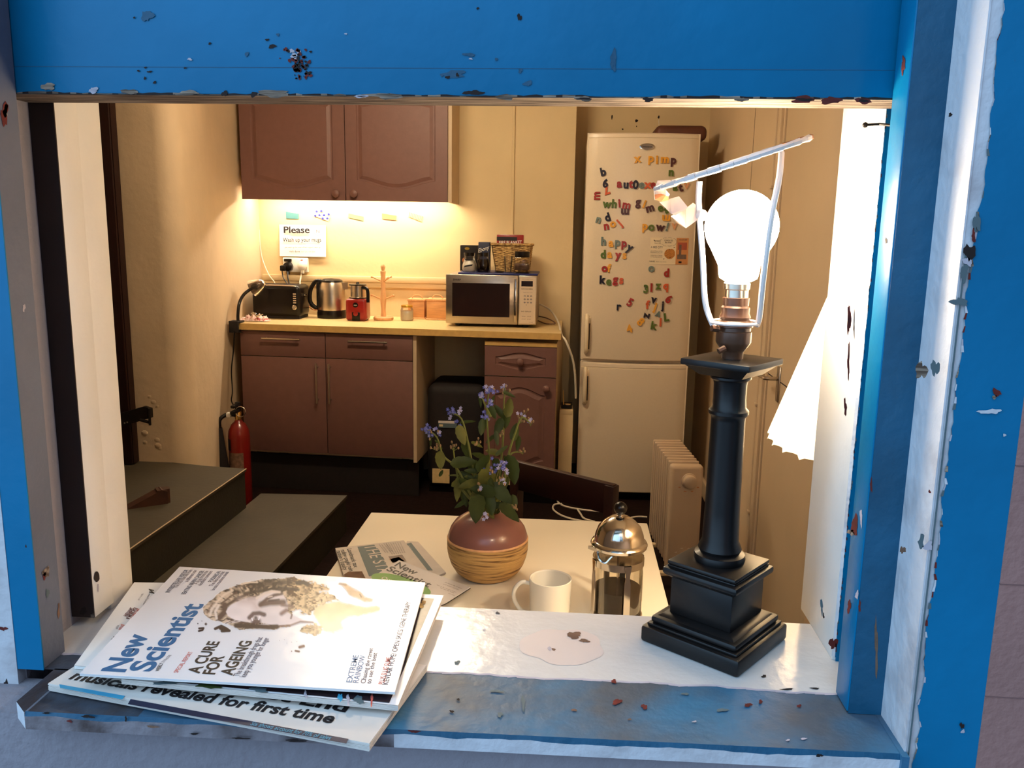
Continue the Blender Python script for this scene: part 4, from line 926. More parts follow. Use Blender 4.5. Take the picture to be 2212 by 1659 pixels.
b.text('microwave oven', mp_(.835, .075, .001), mp_(.955, .075, .001), .004, (0, 0, 1), 'ink_soft'); b.text('AUTO COOK MENU', mp_(.83, .28, .001), mp_(.955, .28, .001), .007, (0, 0, 1), 'ink', .01)
for r_, s in enumerate(['less  time  more', 'rice  kg  fish', 'cup  stop  pie']): pass
for r_ in range(4):
    for c_ in range(3):
        q = mp_(.865+c_*.035+.005, .345+r_*.065, .001)
        if r_ == 0: b.text('less' if c_ == 0 else 'time' if c_ == 1 else 'more', q-V((.007, 0, 0)), q+V((.007, 0, 0)), .004, (0, 0, 1), 'ink_soft')
        else: b.spot(q, (.0055, 0, 0), (0, 0, .0045), 'ink_soft', n=12, jag=.02); b.text(str((r_-1)*3+c_+1), q+V((-.0015, -.001, -.002)), q+V((.0015, -.001, -.002)), .004, (0, 0, 1), 'white_plastic')
q = mp_(.885, .60, .001); b.text('0', q, q+V((.004, 0, 0)), .006, (0, 0, 1), 'ink_soft')
b.text('EASY DEFROST', mp_(.835, .735, .001), mp_(.945, .735, .001), .006, (0, 0, 1), 'ink', .01)
for (s, u, v_) in [('timer', .84, .83), ('clock', .90, .83), ('STOP', .84, .89), ('START', .90, .89), ('+1min', .92, .95)]: b.text(s, mp_(u, v_, .001), mp_(u+.045, v_, .001), .005, (0, 0, 1), 'ink_soft')
cp_ = mw_.part('control_panel', b, label='pale control panel with keypad and dark display')
b = MB()
for x in (mx0+.06, mx1-.06):
    for y in (my+.06, my+.32): b.lathe([(.018, 0), (.018, mz0+.002-WT), ], (x, y, WT), 'black_plastic', 14)
b.box(mx0+.04, mx1-.02, my+.03, my+.36, mz0-.004, mz0+.004, 'black_matt'); mw_.part('foot', b)
cable('power_cable', [V((mx1-.01, 4.74, 1.02)), V((mx1+.06, 4.72, .99)), V((-.055, 4.50, .945)), V((-.032, 4.24, .905)), PY(1224, 740, 4.17), PY(1240, 790, 4.2), PY(1244, 860, 4.25)], .0055, 'cable_white', 'cream cable draped over the right end of the worktop')
cable('power_cable', [V((mx1-.01, 4.72, .95)), V((-.12, 4.66, .945)), V((-.07, 4.5, .935)), V((-.12, 4.56, .925)), V((mx1+.0, 4.66, .93))], .0035, 'chip_wood', 'brown loop of cable beside the microwave')
# things on the microwave
TZ = mz1+.0005
tb = MB(); a, c2 = PZ(985, 590, TZ+.008), PZ(1160, 597, TZ+.008); tb.box(a.x, c2.x-.004, 4.40, 4.70, TZ-.001, TZ+.009, 'tray_blue', .004)
solo('serving_tray', tb, 'flat dark blue tray on top of the microwave', 'tray')
TZ += .009
y = 4.56; x0, x1 = PY(994, 540, y).x, PY(1030, 540, y).x; zt3 = PY(1010, 530, y).z
b = MB().box(x0, x1, y, y+.08, TZ, zt3, 'black_matt', .001); p = PY(1009, 537, y-.001); b.spot(p, (.014, 0, 0), (0, 0, .0085), 'gold', n=20, jag=.02); p = PY(1003, 562, y-.001); b.spot(p, (.013, 0, 0), (0, 0, .015), 'scorched', n=20, jag=.02)
solo('coffee_box', b, 'tall black coffee box with gold oval at the left of the blue tray', 'box')
y = 4.53; x0, x1 = PY(1033, 540, y).x, PY(1058, 540, y).x; zt3 = PY(1045, 523, y).z
b = MB().box(x0, x1, y, y+.06, TZ, zt3, 'ink_navy', .004); b.text('Ebony', PY(1033, 546, y-.001), PY(1056, 538, y-.001), .022, (.1, 0, 1), 'white_plastic', .0)
solo('coffee_packet', b, 'dark coffee packet with white handwritten lettering behind two glass jars', 'packet')
def pot(px0, px1, pyt, pyb, y, **k):
    x0, x1 = PY(px0, pyb, y).x, PY(px1, pyb, y).x; return V(((x0+x1)/2, y, TZ)), (x1-x0)/2, PY(px0, pyt, y).z-TZ
c, r, h = pot(998, 1030, 545, 587, 4.46); t = T('glass_jar', c, 'bulbous glass jar of white sugar, left on the blue tray', 'jar', 'jars on the blue tray')
prf = [(r*.8, 0), (r, .012), (r*.98, h*.4), (r*.75, h*.62), (r*.72, h*.8), (r*.78, h)]
t.part('glass', MB().lathe(prf, c, 'glass', 28)); b = MB().lathe([(r*.76, .003), (r*.93, .014), (r*.9, h*.38), (r*.66, h*.58), (1e-6, h*.6)], c, 'white_plastic', 24)
t.part('contents', b); b = MB(); p = c+V((0, -r*1.005, h*.3)); b.poly([p+V((-.025, .003, -.006)), p+V((.02, .002, .004)), p+V((.022, .003, .012)), p+V((0, 0, .008)), p+V((-.02, .004, .004))], 'ink'); b.box(c.x-.02, c.x+.02, c.y-r*.78, c.y-r*.74, c.z+h*.60, c.z+h*.66, 'ink'); t.part('marking', b, label='black brush mark on the jar')
t.part('lid', MB().lathe([(r*.62, h*.82), (r*.62, h*.99), (1e-6, h)], c, 'black_plastic', 20))
c, r, h = pot(1029, 1058, 545, 587, 4.45); t = T('glass_jar', c, 'bulbous glass jar of dark coffee, beside the sugar jar', 'jar', 'jars on the blue tray')
t.part('glass', MB().lathe([(r*.8, 0), (r, .012), (r*.98, h*.45), (r*.8, h*.75), (r*.8, h)], c, 'glass', 28)); t.part('contents', MB().lathe([(r*.76, .003), (r*.94, .013), (r*.92, h*.44), (r*.78, h*.66), (1e-6, h*.68)], c, 'coffee', 24)); t.part('lid', MB().lathe([(r*.7, h*.8), (r*.7, h*.99), (1e-6, h)], c, 'black_plastic', 20))
# wicker basket
y = 4.54; xb0, xb1 = PY(1069, 580, y).x, PY(1143, 585, y).x; xt0, xt1 = PY(1059, 530, y).x, PY(1150, 532, y).x; zt3 = PY(1100, 528, y).z
bk = T('wicker_basket', ((xb0+xb1)/2, y+.05, TZ), 'tapered wicker basket on the blue tray', 'basket')
b = MB(); L_ = 12; n = 64; vs = []; fs = []
def bask(u, t, off=0):
    hw = ((xb1-xb0)*(1-t)+(xt1-xt0)*t)/2+off; hd = (.055*(1-t)+.07*t)+off; cx = ((xb0+xb1)*(1-t)+(xt0+xt1)*t)/2
    a = 2*PI*u; cx_, sx_ = math.cos(a), math.sin(a); k = 1/max(abs(cx_), abs(sx_)); k = k**.75
    return V((cx+hw*cx_*k, y+.06+hd*sx_*k, TZ+(zt3-TZ)*t))
for l in range(L_*3+1):
    for i in range(n): vs.append(bask(i/n, l/(L_*3), .0022*math.sin(l*PI*2/3+ (PI if i % 4 < 2 else 0))))
for l in range(L_*3):
    for i in range(n): fs.append((l*n+i, l*n+(i+1) % n, (l+1)*n+(i+1) % n, (l+1)*n+i))
fs.append(tuple(range(n))[::-1]); b.add(vs, fs, 'wicker', True); bk.part('body', b)
rim = [bask(i/40, 1, .002) for i in range(41)]; b = MB().tube(rim, .007, 'wicker', n=6, cap=False); bk.part('rim', b)
# fire blanket box in the basket
y2 = 4.575; x0, x1 = PY(1073, 520, y2).x, PY(1131, 520, y2).x; zt4 = PY(1100, 507, y2).z
fb = T('fire_blanket_box', ((x0+x1)/2, y2+.02, TZ+.02), 'red fire blanket box standing in the wicker basket', 'fire blanket')
b = MB().box(x0, x1, y2, y2+.045, TZ+.02, zt4, 'red_plastic', .004); fb.part('case', b)
b = MB().box(PY(1080, 0, y2).x, PY(1126, 0, y2).x, y2-.0012, y2+.001, PY(1100, 520, y2).z, PY(1100, 512, y2).z, 'ink'); b.text('FIRE BLANKET', PY(1078, 527.5, y2-.001), PY(1127, 526.5, y2-.001), .017, (0, 0, 1), 'white_plastic', .015); fb.part('front_print', b, label='dark window and white FIRE BLANKET lettering')
c, r, h = pot(1088, 1107, 553, 588, 4.455); b = MB().lathe([(r*.75, 0), (r*.8, .003), (r, h), (r*.93, h), (r*.72, .006), (1e-6, .006)], c, 'glass', 24); solo('drinking_glass', b, 'empty clear tumbler in front of the wicker basket', 'glass')
c, r, h = pot(1111, 1144, 543, 588, 4.445); t = T('glass_jar', c, 'squat glass jar with a black lid and brown contents, right on the blue tray', 'jar', 'jars on the blue tray')
t.part('glass', MB().box(c.x-r, c.x+r, c.y-r, c.y+r, TZ, TZ+h*.74, 'glass', .006)); t.part('contents', MB().box(c.x-r+.003, c.x+r-.003, c.y-r+.003, c.y+r-.003, TZ+h*.15, TZ+h*.44, 'chip_wood', .004)); t.part('lid', MB().lathe([(r*.95, h*.73), (r*.98, h*.76), (r*.98, h*.97), (r*.9, h), (1e-6, h)], c, 'black_plastic', 24))
p = PZ(1077, 586, TZ); b = MB().ball((p.x+.02, 4.43, TZ+.006), .008, 'coffee', 10, (3.2, 1.6, .7)); solo('dark_spoon_rest', b, 'small dark dish lying at the foot of the wicker basket', 'dish')
# ================================================================== FLOOR THINGS
ec = V((-1.664, 4.04, 0)); fe = T('fire_extinguisher', ec, 'red fire extinguisher with a black horn standing beside the double cupboard', 'fire extinguisher')
fe.part('cylinder', MB().lathe([(.050, 0), (.054, .006), (.054, .37), (.050, .40), (.036, .43), (.020, .445), (.016, .455), (1e-6, .456)], ec, 'red_metal', 32), )
cyl = fe.o.children[0]
b = MB(); 
for (z0, z1, m_) in [(.30, .36, 'ink'), (.20, .29, 'chip_wood'), (.08, .18, 'chip_wood')]:
    pts = []
    for k in range(9): a = math.radians(215+12*k) if m_ != 'ink' else math.radians(195+6*k); pts.append((ec.x+.0547*math.cos(a), ec.y+.0547*math.sin(a)))
    for k in range(8): b.poly([(pts[k][0], pts[k][1], z0), (pts[k+1][0], pts[k+1][1], z0), (pts[k+1][0], pts[k+1][1], z1), (pts[k][0], pts[k][1], z1)], m_)
fe.part('instruction_label', b, cyl)
b = MB().lathe([(.016, .45), (.018, .49), (.012, .50), (1e-6, .50)], ec, 'brass', 18); b.box(ec.x-.012, ec.x+.012, ec.y-.075, ec.y+.01, .495, .512, 'black_plastic', .004); b.box(ec.x-.01, ec.x+.01, ec.y-.07, ec.y+.01, .525, .54, 'black_plastic', .004); b.box(ec.x-.012, ec.x+.012, ec.y-.012, ec.y+.014, .46, .545, 'black_plastic', .004)
fe.part('valve', b)
b = MB().tube([ec+V((.03+.026*math.cos(t*PI/8), -.04, .505+.026*math.sin(t*PI/8))) for t in range(17)], .002, 'steel', n=6); fe.part('pin_ring', b)
b = MB().tube([ec+V((-.01, -.01, .48)), ec+V((-.05, -.02, .482)), ec+V((-.078, -.045, .46)), ec+V((-.080, -.05, .41))], .010, 'black_plastic', n=10, sub=5); b.box(ec.x-.05, ec.x-.026, ec.y-.034, ec.y-.01, .47, .495, 'white_plastic', .004); fe.part('hose', b)
b = MB(); e2 = ec+V((-.080, -.05, 0)); b.lathe([(.040, .195), (.042, .20), (.028, .30), (.017, .40), (.014, .42), (1e-6, .42)], e2, 'black_matt', 24); fe.part('horn', b)
# door wedge on the landing
w0 = PZ(293, 1100, .36); b = MB(); b.X = Matrix.Translation(V((-1.60, 2.985, .36))) @ Matrix.Rotation(math.radians(38), 4, 'Z')
b.prism([(-.085, -.022, 0), (.065, -.03, 0), (.065, -.03, .05), (.045, -.028, .058)], (0, .05, 0), 'wedge_wood'); b.prism([(.03, -.027, 0), (.075, -.02, 0), (.08, 0, 0), (.075, .02, 0), (.03, .025, 0)], (0, 0, .056), 'wedge_wood')
solo('door_wedge', b, 'worn brown wooden door wedge lying on the grey landing', 'door wedge')
# oil radiator
rd = T('oil_radiator', (.47, 3.4, 0), 'cream oil filled radiator with two dials in front of the fridge', 'radiator')
RAa = math.atan2(-.035, .42); RM = Matrix.Translation(V((.425+.06, 3.20, 0))) @ Matrix.Rotation(-RAa*1.0, 4, 'Z')
zb, ztp = .10, .53
for k in range(9):
    b = MB(); b.X = RM; y0 = .075+k*.042
    b.box(-.062, .062, y0-.007, y0+.007, zb, ztp, 'radiator', .0069, 3); b.box(-.055, .055, y0-.02, y0+.02, ztp-.045, ztp-.014, 'radiator', .012, 3); b.box(-.055, .055, y0-.02, y0+.02, zb+.014, zb+.045, 'radiator', .012, 3)
    rd.part('fin', b)
b = MB(); b.X = RM; b.box(-.065, .065, 0, .05, zb-.015, ztp-.002, 'radiator', .014, 4); pn = rd.part('control_housing', b)
for z, r_ in ((ztp-.062, .027), (zb+.045, .024)):
    b = MB(); b.X = RM; b.lathe([(r_*1.15, 0), (r_*1.15, -.006), (r_, -.008), (r_*.95, -.028), (r_*.8, -.031), (1e-6, -.031)], (.008, 0, z), 'radiator', 24, axis='y'); rd.part('dial', b, pn)
    b = MB(); b.X = RM
    for t in range(4):
        a = PI*(1.2+.2*t) if z > .3 else PI*(.2+.2*t); b.spot((.008+.045*math.cos(a), -.0008, z+.045*math.sin(a)), (.006, 0, 0), (0, 0, .0015), 'scorched' if z > .3 else 'white_plastic', n=8)
    rd.part('dial_marking', b, pn)
b = MB(); b.X = RM
for y in (.05, .36):
    b.box(-.10, .10, y-.015, y+.015, .052, .068, 'cream_wall', .004)
    for x in (-.095, .095): b.lathe([(.001, -.012), (.026, -.01), (.026, .01), (.001, .012)], (x, y, .026), 'white_plastic', 18, axis='x')
rd.part('castor_foot', b)
cable('power_cable', [PZ(1398, 1117, .005), PZ(1380, 1116, .005), PZ(1365, 1118, .005), PZ(1350, 1124, .005)], .005, 'cable_white', 'white cable end on the dark floor beside the radiator')
cable('power_cable', [PZ(1217, 1063, .006), PZ(1204, 1078, .006), PZ(1212, 1090, .006), PZ(1240, 1098, .006), PZ(1287, 1104, .006), PZ(1325, 1104, .006)], .005, 'cable_white', 'white cable curling on the dark floor behind the chair, upper strand')
cable('power_cable', [PZ(1214, 1088, .012), PZ(1198, 1090, .006), PZ(1195, 1100, .006), PZ(1212, 1113, .006), PZ(1240, 1122, .006), PZ(1275, 1128, .006)], .005, 'cable_white', 'white cable looping on the dark floor behind the chair, lower strand')
cable('power_cable', [PZ(1247, 1099, .014), PZ(1254, 1110, .006), PZ(1262, 1120, .006), PZ(1285, 1127, .006)], .005, 'cable_white', 'short white cable branching off across the dark floor')
b = MB(); b.box(.60, .76, 3.35, 3.75, 0.001, .012, 'worktop', .002); solo('floor_board', b, 'loose pale board on the floor beside the radiator', 'board')
# chair pushed behind the table
ch = T('wooden_chair', (0, 2.5, 0), 'dark wooden chair with a slatted back behind the white table', 'chair')
A_ = PY(1112, 1009, 2.68); B_ = PY(1326, 1048, 2.45); d = (B_-A_).normalized(); d.z = 0; d.normalize(); nrm = V((-d.y, d.x, 0)); ww = .40
B0 = V((B_.x, B_.y, 0)); A0 = B0-d*ww; zt5 = .672
def cb(b, u0, u1, w0, w1, z0, z1, bev=.004):   # box along the chair axes: u along width from the left, w toward the back
    b.X = Matrix.Translation(A0) @ Matrix.Rotation(math.atan2(d.y, d.x), 4, 'Z'); b.box(u0, u1, w0, w1, z0, z1, 'chair_wood', bev); b.X = None
    return b
def cpart(nm, *a, **k): ch.part(nm, cb(MB(), *a), **k)
cpart('top_rail', 0, ww, -.005, .02, .575, zt5); 
cpart('leg', -.005, .03, -.01, .025, 0, zt5-.004); cpart('leg', ww-.03, ww+.005, -.01, .025, 0, zt5-.004)
cpart('seat', 0, ww, -.40, .0, .425, .45, .008); cpart('leg', 0, .035, -.39, -.355, 0, .43); cpart('leg', ww-.035, ww, -.39, -.355, 0, .43)
# ================================================================== TABLE
TT = .72
tb = T('white_table', (-.137, 1.62, 0), 'white rectangular table just inside the window', 'table')
TX0, TX1, TY0, TY1 = -.484, .210, 1.22, 1.988
tb.part('tabletop', MB().box(TX0, TX1, TY0, TY1, TT-.032, TT, 'table_top', .0025))
for x in (TX0+.04, TX1-.04):
    for y in (TY0+.04, TY1-.04): tb.part('leg', MB().box(x-.022, x+.022, y-.022, y+.022, 0, TT-.03, 'table_top', .002))
b = MB(); b.box(TX0+.06, TX1-.06, TY1-.05, TY1-.03, TT-.09, TT-.03, 'table_top'); b.box(TX0+.06, TX1-.06, TY0+.03, TY0+.05, TT-.09, TT-.03, 'table_top'); tb.part('apron', b)
# vase
vc = PZ(1053, 1250, TT); vy = 1.634; vc = V((PY(1053, 1200, vy).x, vy, TT+.0005))
zb1 = PY(1053, 1160, vy).z-vc.z; zt_v = .128; R_ = .0830
va = T('vase', vc, 'round vase with glossy mauve top and banded wooden-look lower half', 'vase')
pr_lo = [(.042, 0), (.054, .003), (.067, .014), (.076, .029), (.0812, .045), (R_+.0008, .060), (R_+.001, zb1)]
b = MB().lathe(pr_lo, vc, 'vase_wood', 56); b.lathe([(R_+.001, zb1-.001), (R_+.0013, zb1+.0005), (R_-.0005, zb1+.003)], vc, 'beech', 56); va.part('lower_body', b, label='banded straw-coloured lower half')
b = MB().lathe([(R_, zb1), (.0815, zb1+.008), (.077, zb1+.021), (.068, zb1+.034), (.054, zb1+.044), (.038, zb1+.051), (.027, zb1+.0535), (.024, zb1+.055), (.022, zb1+.052), (.021, zb1+.03)], vc, 'vase_top', 56); va.part('upper_body', b, label='glossy mauve upper half')
ZM = vc.z+zb1+.053
# flowers
fl = T('flower_bunch', (vc.x, vc.y, ZM), 'bunch of leafy stems with small blue flowers in the round vase', 'flowers')
rr = random.Random(21)
def fp(px, py, dy=0): return PY(px, py, vy+dy)
mouth = V((vc.x, vc.y, ZM-.02))
stems = [([(1052, 1090), (1057, 1000), (1052, 900), (1056, 842)], .0), ([(1070, 1090), (1086, 960), (1088, 880), (1091, 838)], .02), ([(1020, 1075), (987, 1012), (958, 985), (944, 945), (924, 930)], -.03), ([(1036, 1080), (1012, 960), (997, 905), (976, 893)], .02),
         ([(1080, 1080), (1098, 985), (1113, 935), (1127, 902), (1144, 913)], -.01), ([(1085, 1060), (1100, 985), (1128, 977)], .03), ([(1062, 1085), (1072, 1030), (1081, 1006)], -.06), ([(1044, 1090), (1040, 1065), (1036, 1050)], -.07), ([(1075, 1090), (1098, 1090), (1109, 1092)], -.06),
         ([(1000, 1060), (985, 1010), (979, 968)], .0), ([(1060, 900), (1050, 880), (1042, 860)], .0), ([(1010, 1030), (985, 1027), (970, 1027)], .02)]
for pts, dy in stems:
    q = [fp(x, y, dy*(i/(len(pts)-1))) for i, (x, y) in enumerate(pts)]
    if pts[0][1] > 1050: q = [mouth+V((rr.uniform(-.01, .01), rr.uniform(-.01, .01), 0))]+q
    fl.part('stem', MB().tube(q, [.0032, .0015], 'stem', n=6, sub=4))
def leaf(px, py, L_, ang, w=.5, dy=0, mat='leaf', tilt=None):
    c = fp(px, py, dy); s = L_/1800*1.72; a = math.radians(ang)   # ang: direction of the tip, 0 right, 90 up
    ti = tilt if tilt is not None else rr.uniform(-.5, .5); t = V((math.cos(a), ti*.7, math.sin(a))).normalized()
    side = t.cross(V((rr.uniform(-.35, .35), -1, rr.uniform(-.35, .35)))).normalized(); nn = t.cross(side)
    vs = []; fs = []; n = 9; fold = rr.uniform(.1, .35)
    for i in range(n+1):
        u = i/n; hw = s*w*.5*1.78*(u**.5)*((1-u)**.78)*(1+(.06 if i % 2 else -.03)); bend = -.22*s*(u-.4)**2
        m = c+t*(u-.5)*s+nn*bend; wv = s*.012*math.sin(i*2.3+px)
        vs += [m-side*hw+nn*(fold*hw+wv), m-side*hw*.5+nn*fold*hw*.35, m, m+side*hw*.5+nn*fold*hw*.35, m+side*hw+nn*(fold*hw-wv)]
    for i in range(n):
        for k in range(4): fs.append((i*5+k, i*5+k+1, i*5+5+k+1, i*5+5+k))
    b = MB().add(vs, fs, mat, True); fl.part('leaf', b)
LV = [(1099,880,44,80,.62,-.01),(1093,908,40,-95,.6,0),(1078,888,36,130,.5,.02),(1064,890,34,-60,.6,.0),(1042,922,38,-100,.62,0),(1010,911,36,8,.3,.02),(997,940,46,-70,.62,0),(1077,922,42,-110,.6,-.01),(1073,947,34,-80,.4,-.02),(1112,933,42,80,.6,0),(1119,957,36,-95,.45,.02),
      (951,994,40,-85,.7,-.02),(1001,999,56,5,.62,-.03),(1008,970,46,-80,.6,.02),(1064,976,32,170,.6,0),(1084,973,36,40,.35,-.02),(1044,1000,46,60,.7,-.02),(1106,1014,66,-75,.66,-.02),(1051,1036,62,-100,.78,-.05),(989,1056,58,-95,.4,0),(1014,1046,52,-160,.5,-.02),(1044,1060,58,175,.62,-.06),(1084,1066,62,-40,.62,-.06),
      (1030,1098,66,-95,.7,-.065),(1100,1106,62,-48,.5,-.07),(1057,1088,52,-70,.7,-.06),(1110,1086,36,-80,.6,-.03),(953,1022,20,60,.5,.0),(1003,1072,50,-75,.45,.02),(1035,985,40,150,.5,.04),(1020,1010,44,-120,.6,.04),(1075,1010,46,-70,.6,.04),(1090,1045,46,60,.6,.04),(1020,1065,46,140,.6,.04),
      (1037,868,26,-80,.35,0),(1064,864,26,70,.4,.02),(1100,852,30,-25,.35,0),(948,960,28,-50,.25,0),(930,955,26,-85,.3,0),(1052,1068,40,-30,.5,-.03),(1070,1092,40,15,.5,-.05),(1008,1028,38,-20,.5,.0),(1095,1000,36,110,.5,.02),(1060,948,30,-140,.4,.02),(1030,960,30,-30,.4,.02)]
for a in LV: leaf(a[0], a[1], a[2], a[3], a[4], a[5], 'leaf' if rr.random() < .8 else 'leaf_old')
for k in range(34):
    a_ = rr.uniform(0, 1); leaf(1046+rr.gauss(0, 26), 1120-95*a_-rr.uniform(0, 25), rr.uniform(26, 44), rr.uniform(-160, -20) if a_ < .5 else rr.uniform(0, 180), rr.uniform(.4, .6), rr.uniform(-.06, .06), 'leaf' if rr.random() < .75 else 'leaf_old')
def blossom(px, py, R, dy, mats, n):
    b = MB(); c = fp(px, py, dy)
    for k in range(n):
        q = c+V((rr.gauss(0, .5)*R, rr.gauss(0, .5)*R, rr.gauss(0, .5)*R)); m_ = rr.choice(mats); fr = V((rr.uniform(-.6, .6), -1, rr.uniform(-.3, .8))).normalized(); u = fr.orthogonal().normalized(); v2 = fr.cross(u)
        if m_ == 'bud': b.ball(q, .0022, 'bud', 6, (1, 1, 1.5)); b.tube([q, c-V((0, 0, R*.8))], .0006, 'stem', n=4); continue
        for j in range(5):
            a = 2*PI*j/5; d = u*math.cos(a)+v2*math.sin(a); e_ = u*math.cos(a+.55)+v2*math.sin(a+.55); f_ = u*math.cos(a-.55)+v2*math.sin(a-.55)
            b.add([q, q+f_*.0028+fr*.0003, q+d*.0044+fr*.0008, q+e_*.0028+fr*.0003], [(0, 1, 2, 3)], m_)
        b.ball(q+fr*.0006, .0009, 'petal_pale', 6)
    fl.part('blossom', b)
P2 = ['petal', 'petal', 'petal_pale']
for (px, py, R, dy, ms, n) in [(1056,840,.010,0,P2,11),(1042,856,.008,0,P2+['petal_pale'],9),(1090,836,.009,.02,['bud','bud','petal_pale'],9),(1063,870,.007,0,P2,6),(1047,899,.010,0,P2,9),(974,892,.011,.02,P2,11),(994,887,.007,.02,['bud','petal_pale'],6),(922,928,.010,-.03,P2,9),(936,934,.011,-.03,['petal','bud','petal_pale'],9),(948,935,.006,-.03,['bud','petal_pale'],4),
        (945,965,.011,-.02,['bud'],9),(980,967,.009,0,['bud'],7),(1127,897,.011,0,['bud','bud','petal_pale'],9),(1146,913,.009,0,['bud','petal_pale'],6),(1123,908,.008,0,['bud'],5),(1129,976,.007,.03,['bud'],5),(1082,1003,.012,-.06,P2,14),(1062,1020,.011,-.06,['petal','bud'],9),(1090,1018,.008,-.06,['bud','petal_pale'],5),(1083,1037,.010,-.06,['bud','bud','petal_pale'],8),(1038,1052,.009,-.07,['bud','petal_pale'],6),(1098,1077,.007,-.06,['petal_pale','bud'],4),(1110,1093,.008,-.06,['bud'],7),(1051,1114,.008,-.08,['bud','petal_pale'],6),(1080,937,.008,0,['bud'],5),(1034,957,.008,0,['bud'],5),(988,912,.006,.02,P2,4),(1068,843,.007,0,['bud','petal'],6)]:
    blossom(px, py, R, dy, ms, n)
# mug
my_ = 1.455; mc = V((PY(1188, 1290, my_).x, my_, TT+.0003)); mz = PY(1190, 1249, my_).z-mc.z; mr_ = .0395
mg = T('coffee_mug', mc, 'plain white mug on the white table beside the coffee press', 'mug')
mg.part('body', MB().lathe([(mr_*.86, 0), (mr_*.9, .002), (mr_*.95, .02), (mr_*.99, mz-.005), (mr_, mz), (mr_-.0015, mz+.0007), (mr_-.0032, mz-.001), (mr_*.88, .02), (mr_*.8, .006), (1e-6, .005)], mc, 'mug_white', 48))
q = [mc+V((-mr_*.95, 0, mz-.012)), mc+V((-mr_-.013, 0, mz-.010)), mc+V((-mr_-.026, 0, mz-.024)), mc+V((-mr_-.027, 0, mz-.045)), mc+V((-mr_-.014, 0, mz-.066)), mc+V((-mr_*.93, 0, mz-.074))]
mg.part('handle', MB().tube(q, .0042, 'mug_white', n=10, sub=5))
# french press
py_ = 1.462; pc = V((PY(1334, 1250, py_).x, py_, TT+.0003)); r = .0455
zl0 = PY(1334, 1176, py_).z-pc.z; zlt = PY(1334, 1114, py_).z-pc.z; zk = PY(1334, 1090, py_).z-pc.z; zcof = PY(1330, 1266, py_).z-pc.z; zbd = PY(1334, 1208, py_).z-pc.z
fpz = T('coffee_press', pc, 'glass coffee press half full of black coffee with domed steel lid', 'coffee press')
fpz.part('beaker', MB().lathe([(r-.004, .012), (r, .018), (r, zl0+.002), (r-.0022, zl0+.002), (r-.0022, .020), (1e-6, .018)], pc, 'stained_glass', 48))
fpz.part('coffee', MB().lathe([(1e-6, .0185), (r-.0026, .0205), (r-.0026, zcof), (1e-6, zcof)], pc, 'coffee', 40))
b = MB().lathe([(r+.0012, zbd-.007), (r+.0018, zbd-.007), (r+.0018, zbd+.006), (r+.0012, zbd+.006)], pc, 'chrome', 48)
b.lathe([(r+.003, 0), (r+.004, .004), (r+.002, .012), (1e-6, .012)], pc, 'chrome', 40)
for a in (-72, 22, 112, 202):
    t = math.radians(a); d = V((math.cos(t), math.sin(t), 0)); s = V((-d.y, d.x, 0))
    pts = [(0, .006), (zbd-.03, .006), (zbd-.02, .0042), (zbd-.012, .0042), (zbd+.005, .007)]
    vs = []; 
    for z, hw in pts: vs += [pc+d*(r+.002)+s*hw+V((0, 0, z)), pc+d*(r+.002)-s*hw+V((0, 0, z)), pc+d*(r+.0035)-s*hw+V((0, 0, z)), pc+d*(r+.0035)+s*hw+V((0, 0, z))]
    fs = [];
    for i in range(len(pts)-1): fs += [(i*4+k, i*4+(k+1) % 4, i*4+4+(k+1) % 4, i*4+4+k) for k in range(4)]
    b.add(vs, fs, 'chrome')
fpz.part('frame', b)
RL = r+.0055; b = MB().lathe([(RL-.004, zl0-.004), (RL, zl0-.002), (RL+.0012, zl0+.003), (RL-.001, zl0+.007), (RL-.005, zl0+.009), (RL-.007, zl0+.02), (RL-.012, zl0+.034), (RL-.022, zlt-.010), (RL-.034, zlt-.002), (.008, zlt), (1e-6, zlt)], pc, 'chrome', 56)
b.prism([pc+V((-RL*.86, -.012, zl0+.001)), pc+V((-RL*1.12, -.02, zl0+.003)), pc+V((-RL*.72, -RL*.66, zl0+.001))], (0, 0, -.006), 'chrome'); ldp = fpz.part('lid', b)
sp = pc+V((-r*.62, -r*.80, zl0-.010)); b = MB().tube([sp+V((-.013, .006, .006)), sp+V((-.008, -.004, -.005)), sp+V((.002, -.006, -.010)), sp+V((.012, -.004, .0)), sp+V((.018, -.002, .004))], .0022, 'chrome', sub=4, n=6); fpz.part('pouring_lip', b)
b = MB().tube([pc+V((0, 0, .05)), pc+V((0, 0, zlt+.006))], .0022, 'chrome', n=8); fpz.part('plunger_rod', b)
b = MB().lathe([(.005, zlt), (.007, zlt+.004), (.0035, zlt+.007), (1e-6, zlt+.007)], pc, 'chrome', 20); b.ball(pc+V((0, 0, (zlt+zk)/2+.004)), (zk-zlt)/2+.0015, 'black_plastic', 20, (1.02, 1.02, 1)); fpz.part('knob', b, ldp)
hq = [pc+V((.012, r+.004, zl0-.02)), pc+V((.016, r+.035, zl0-.022)), pc+V((.016, r+.042, zl0-.06)), pc+V((.014, r+.034, .04)), pc+V((.012, r+.004, .03))]; fpz.part('handle', MB().tube(hq, .006, 'black_plastic', n=8, sub=4))
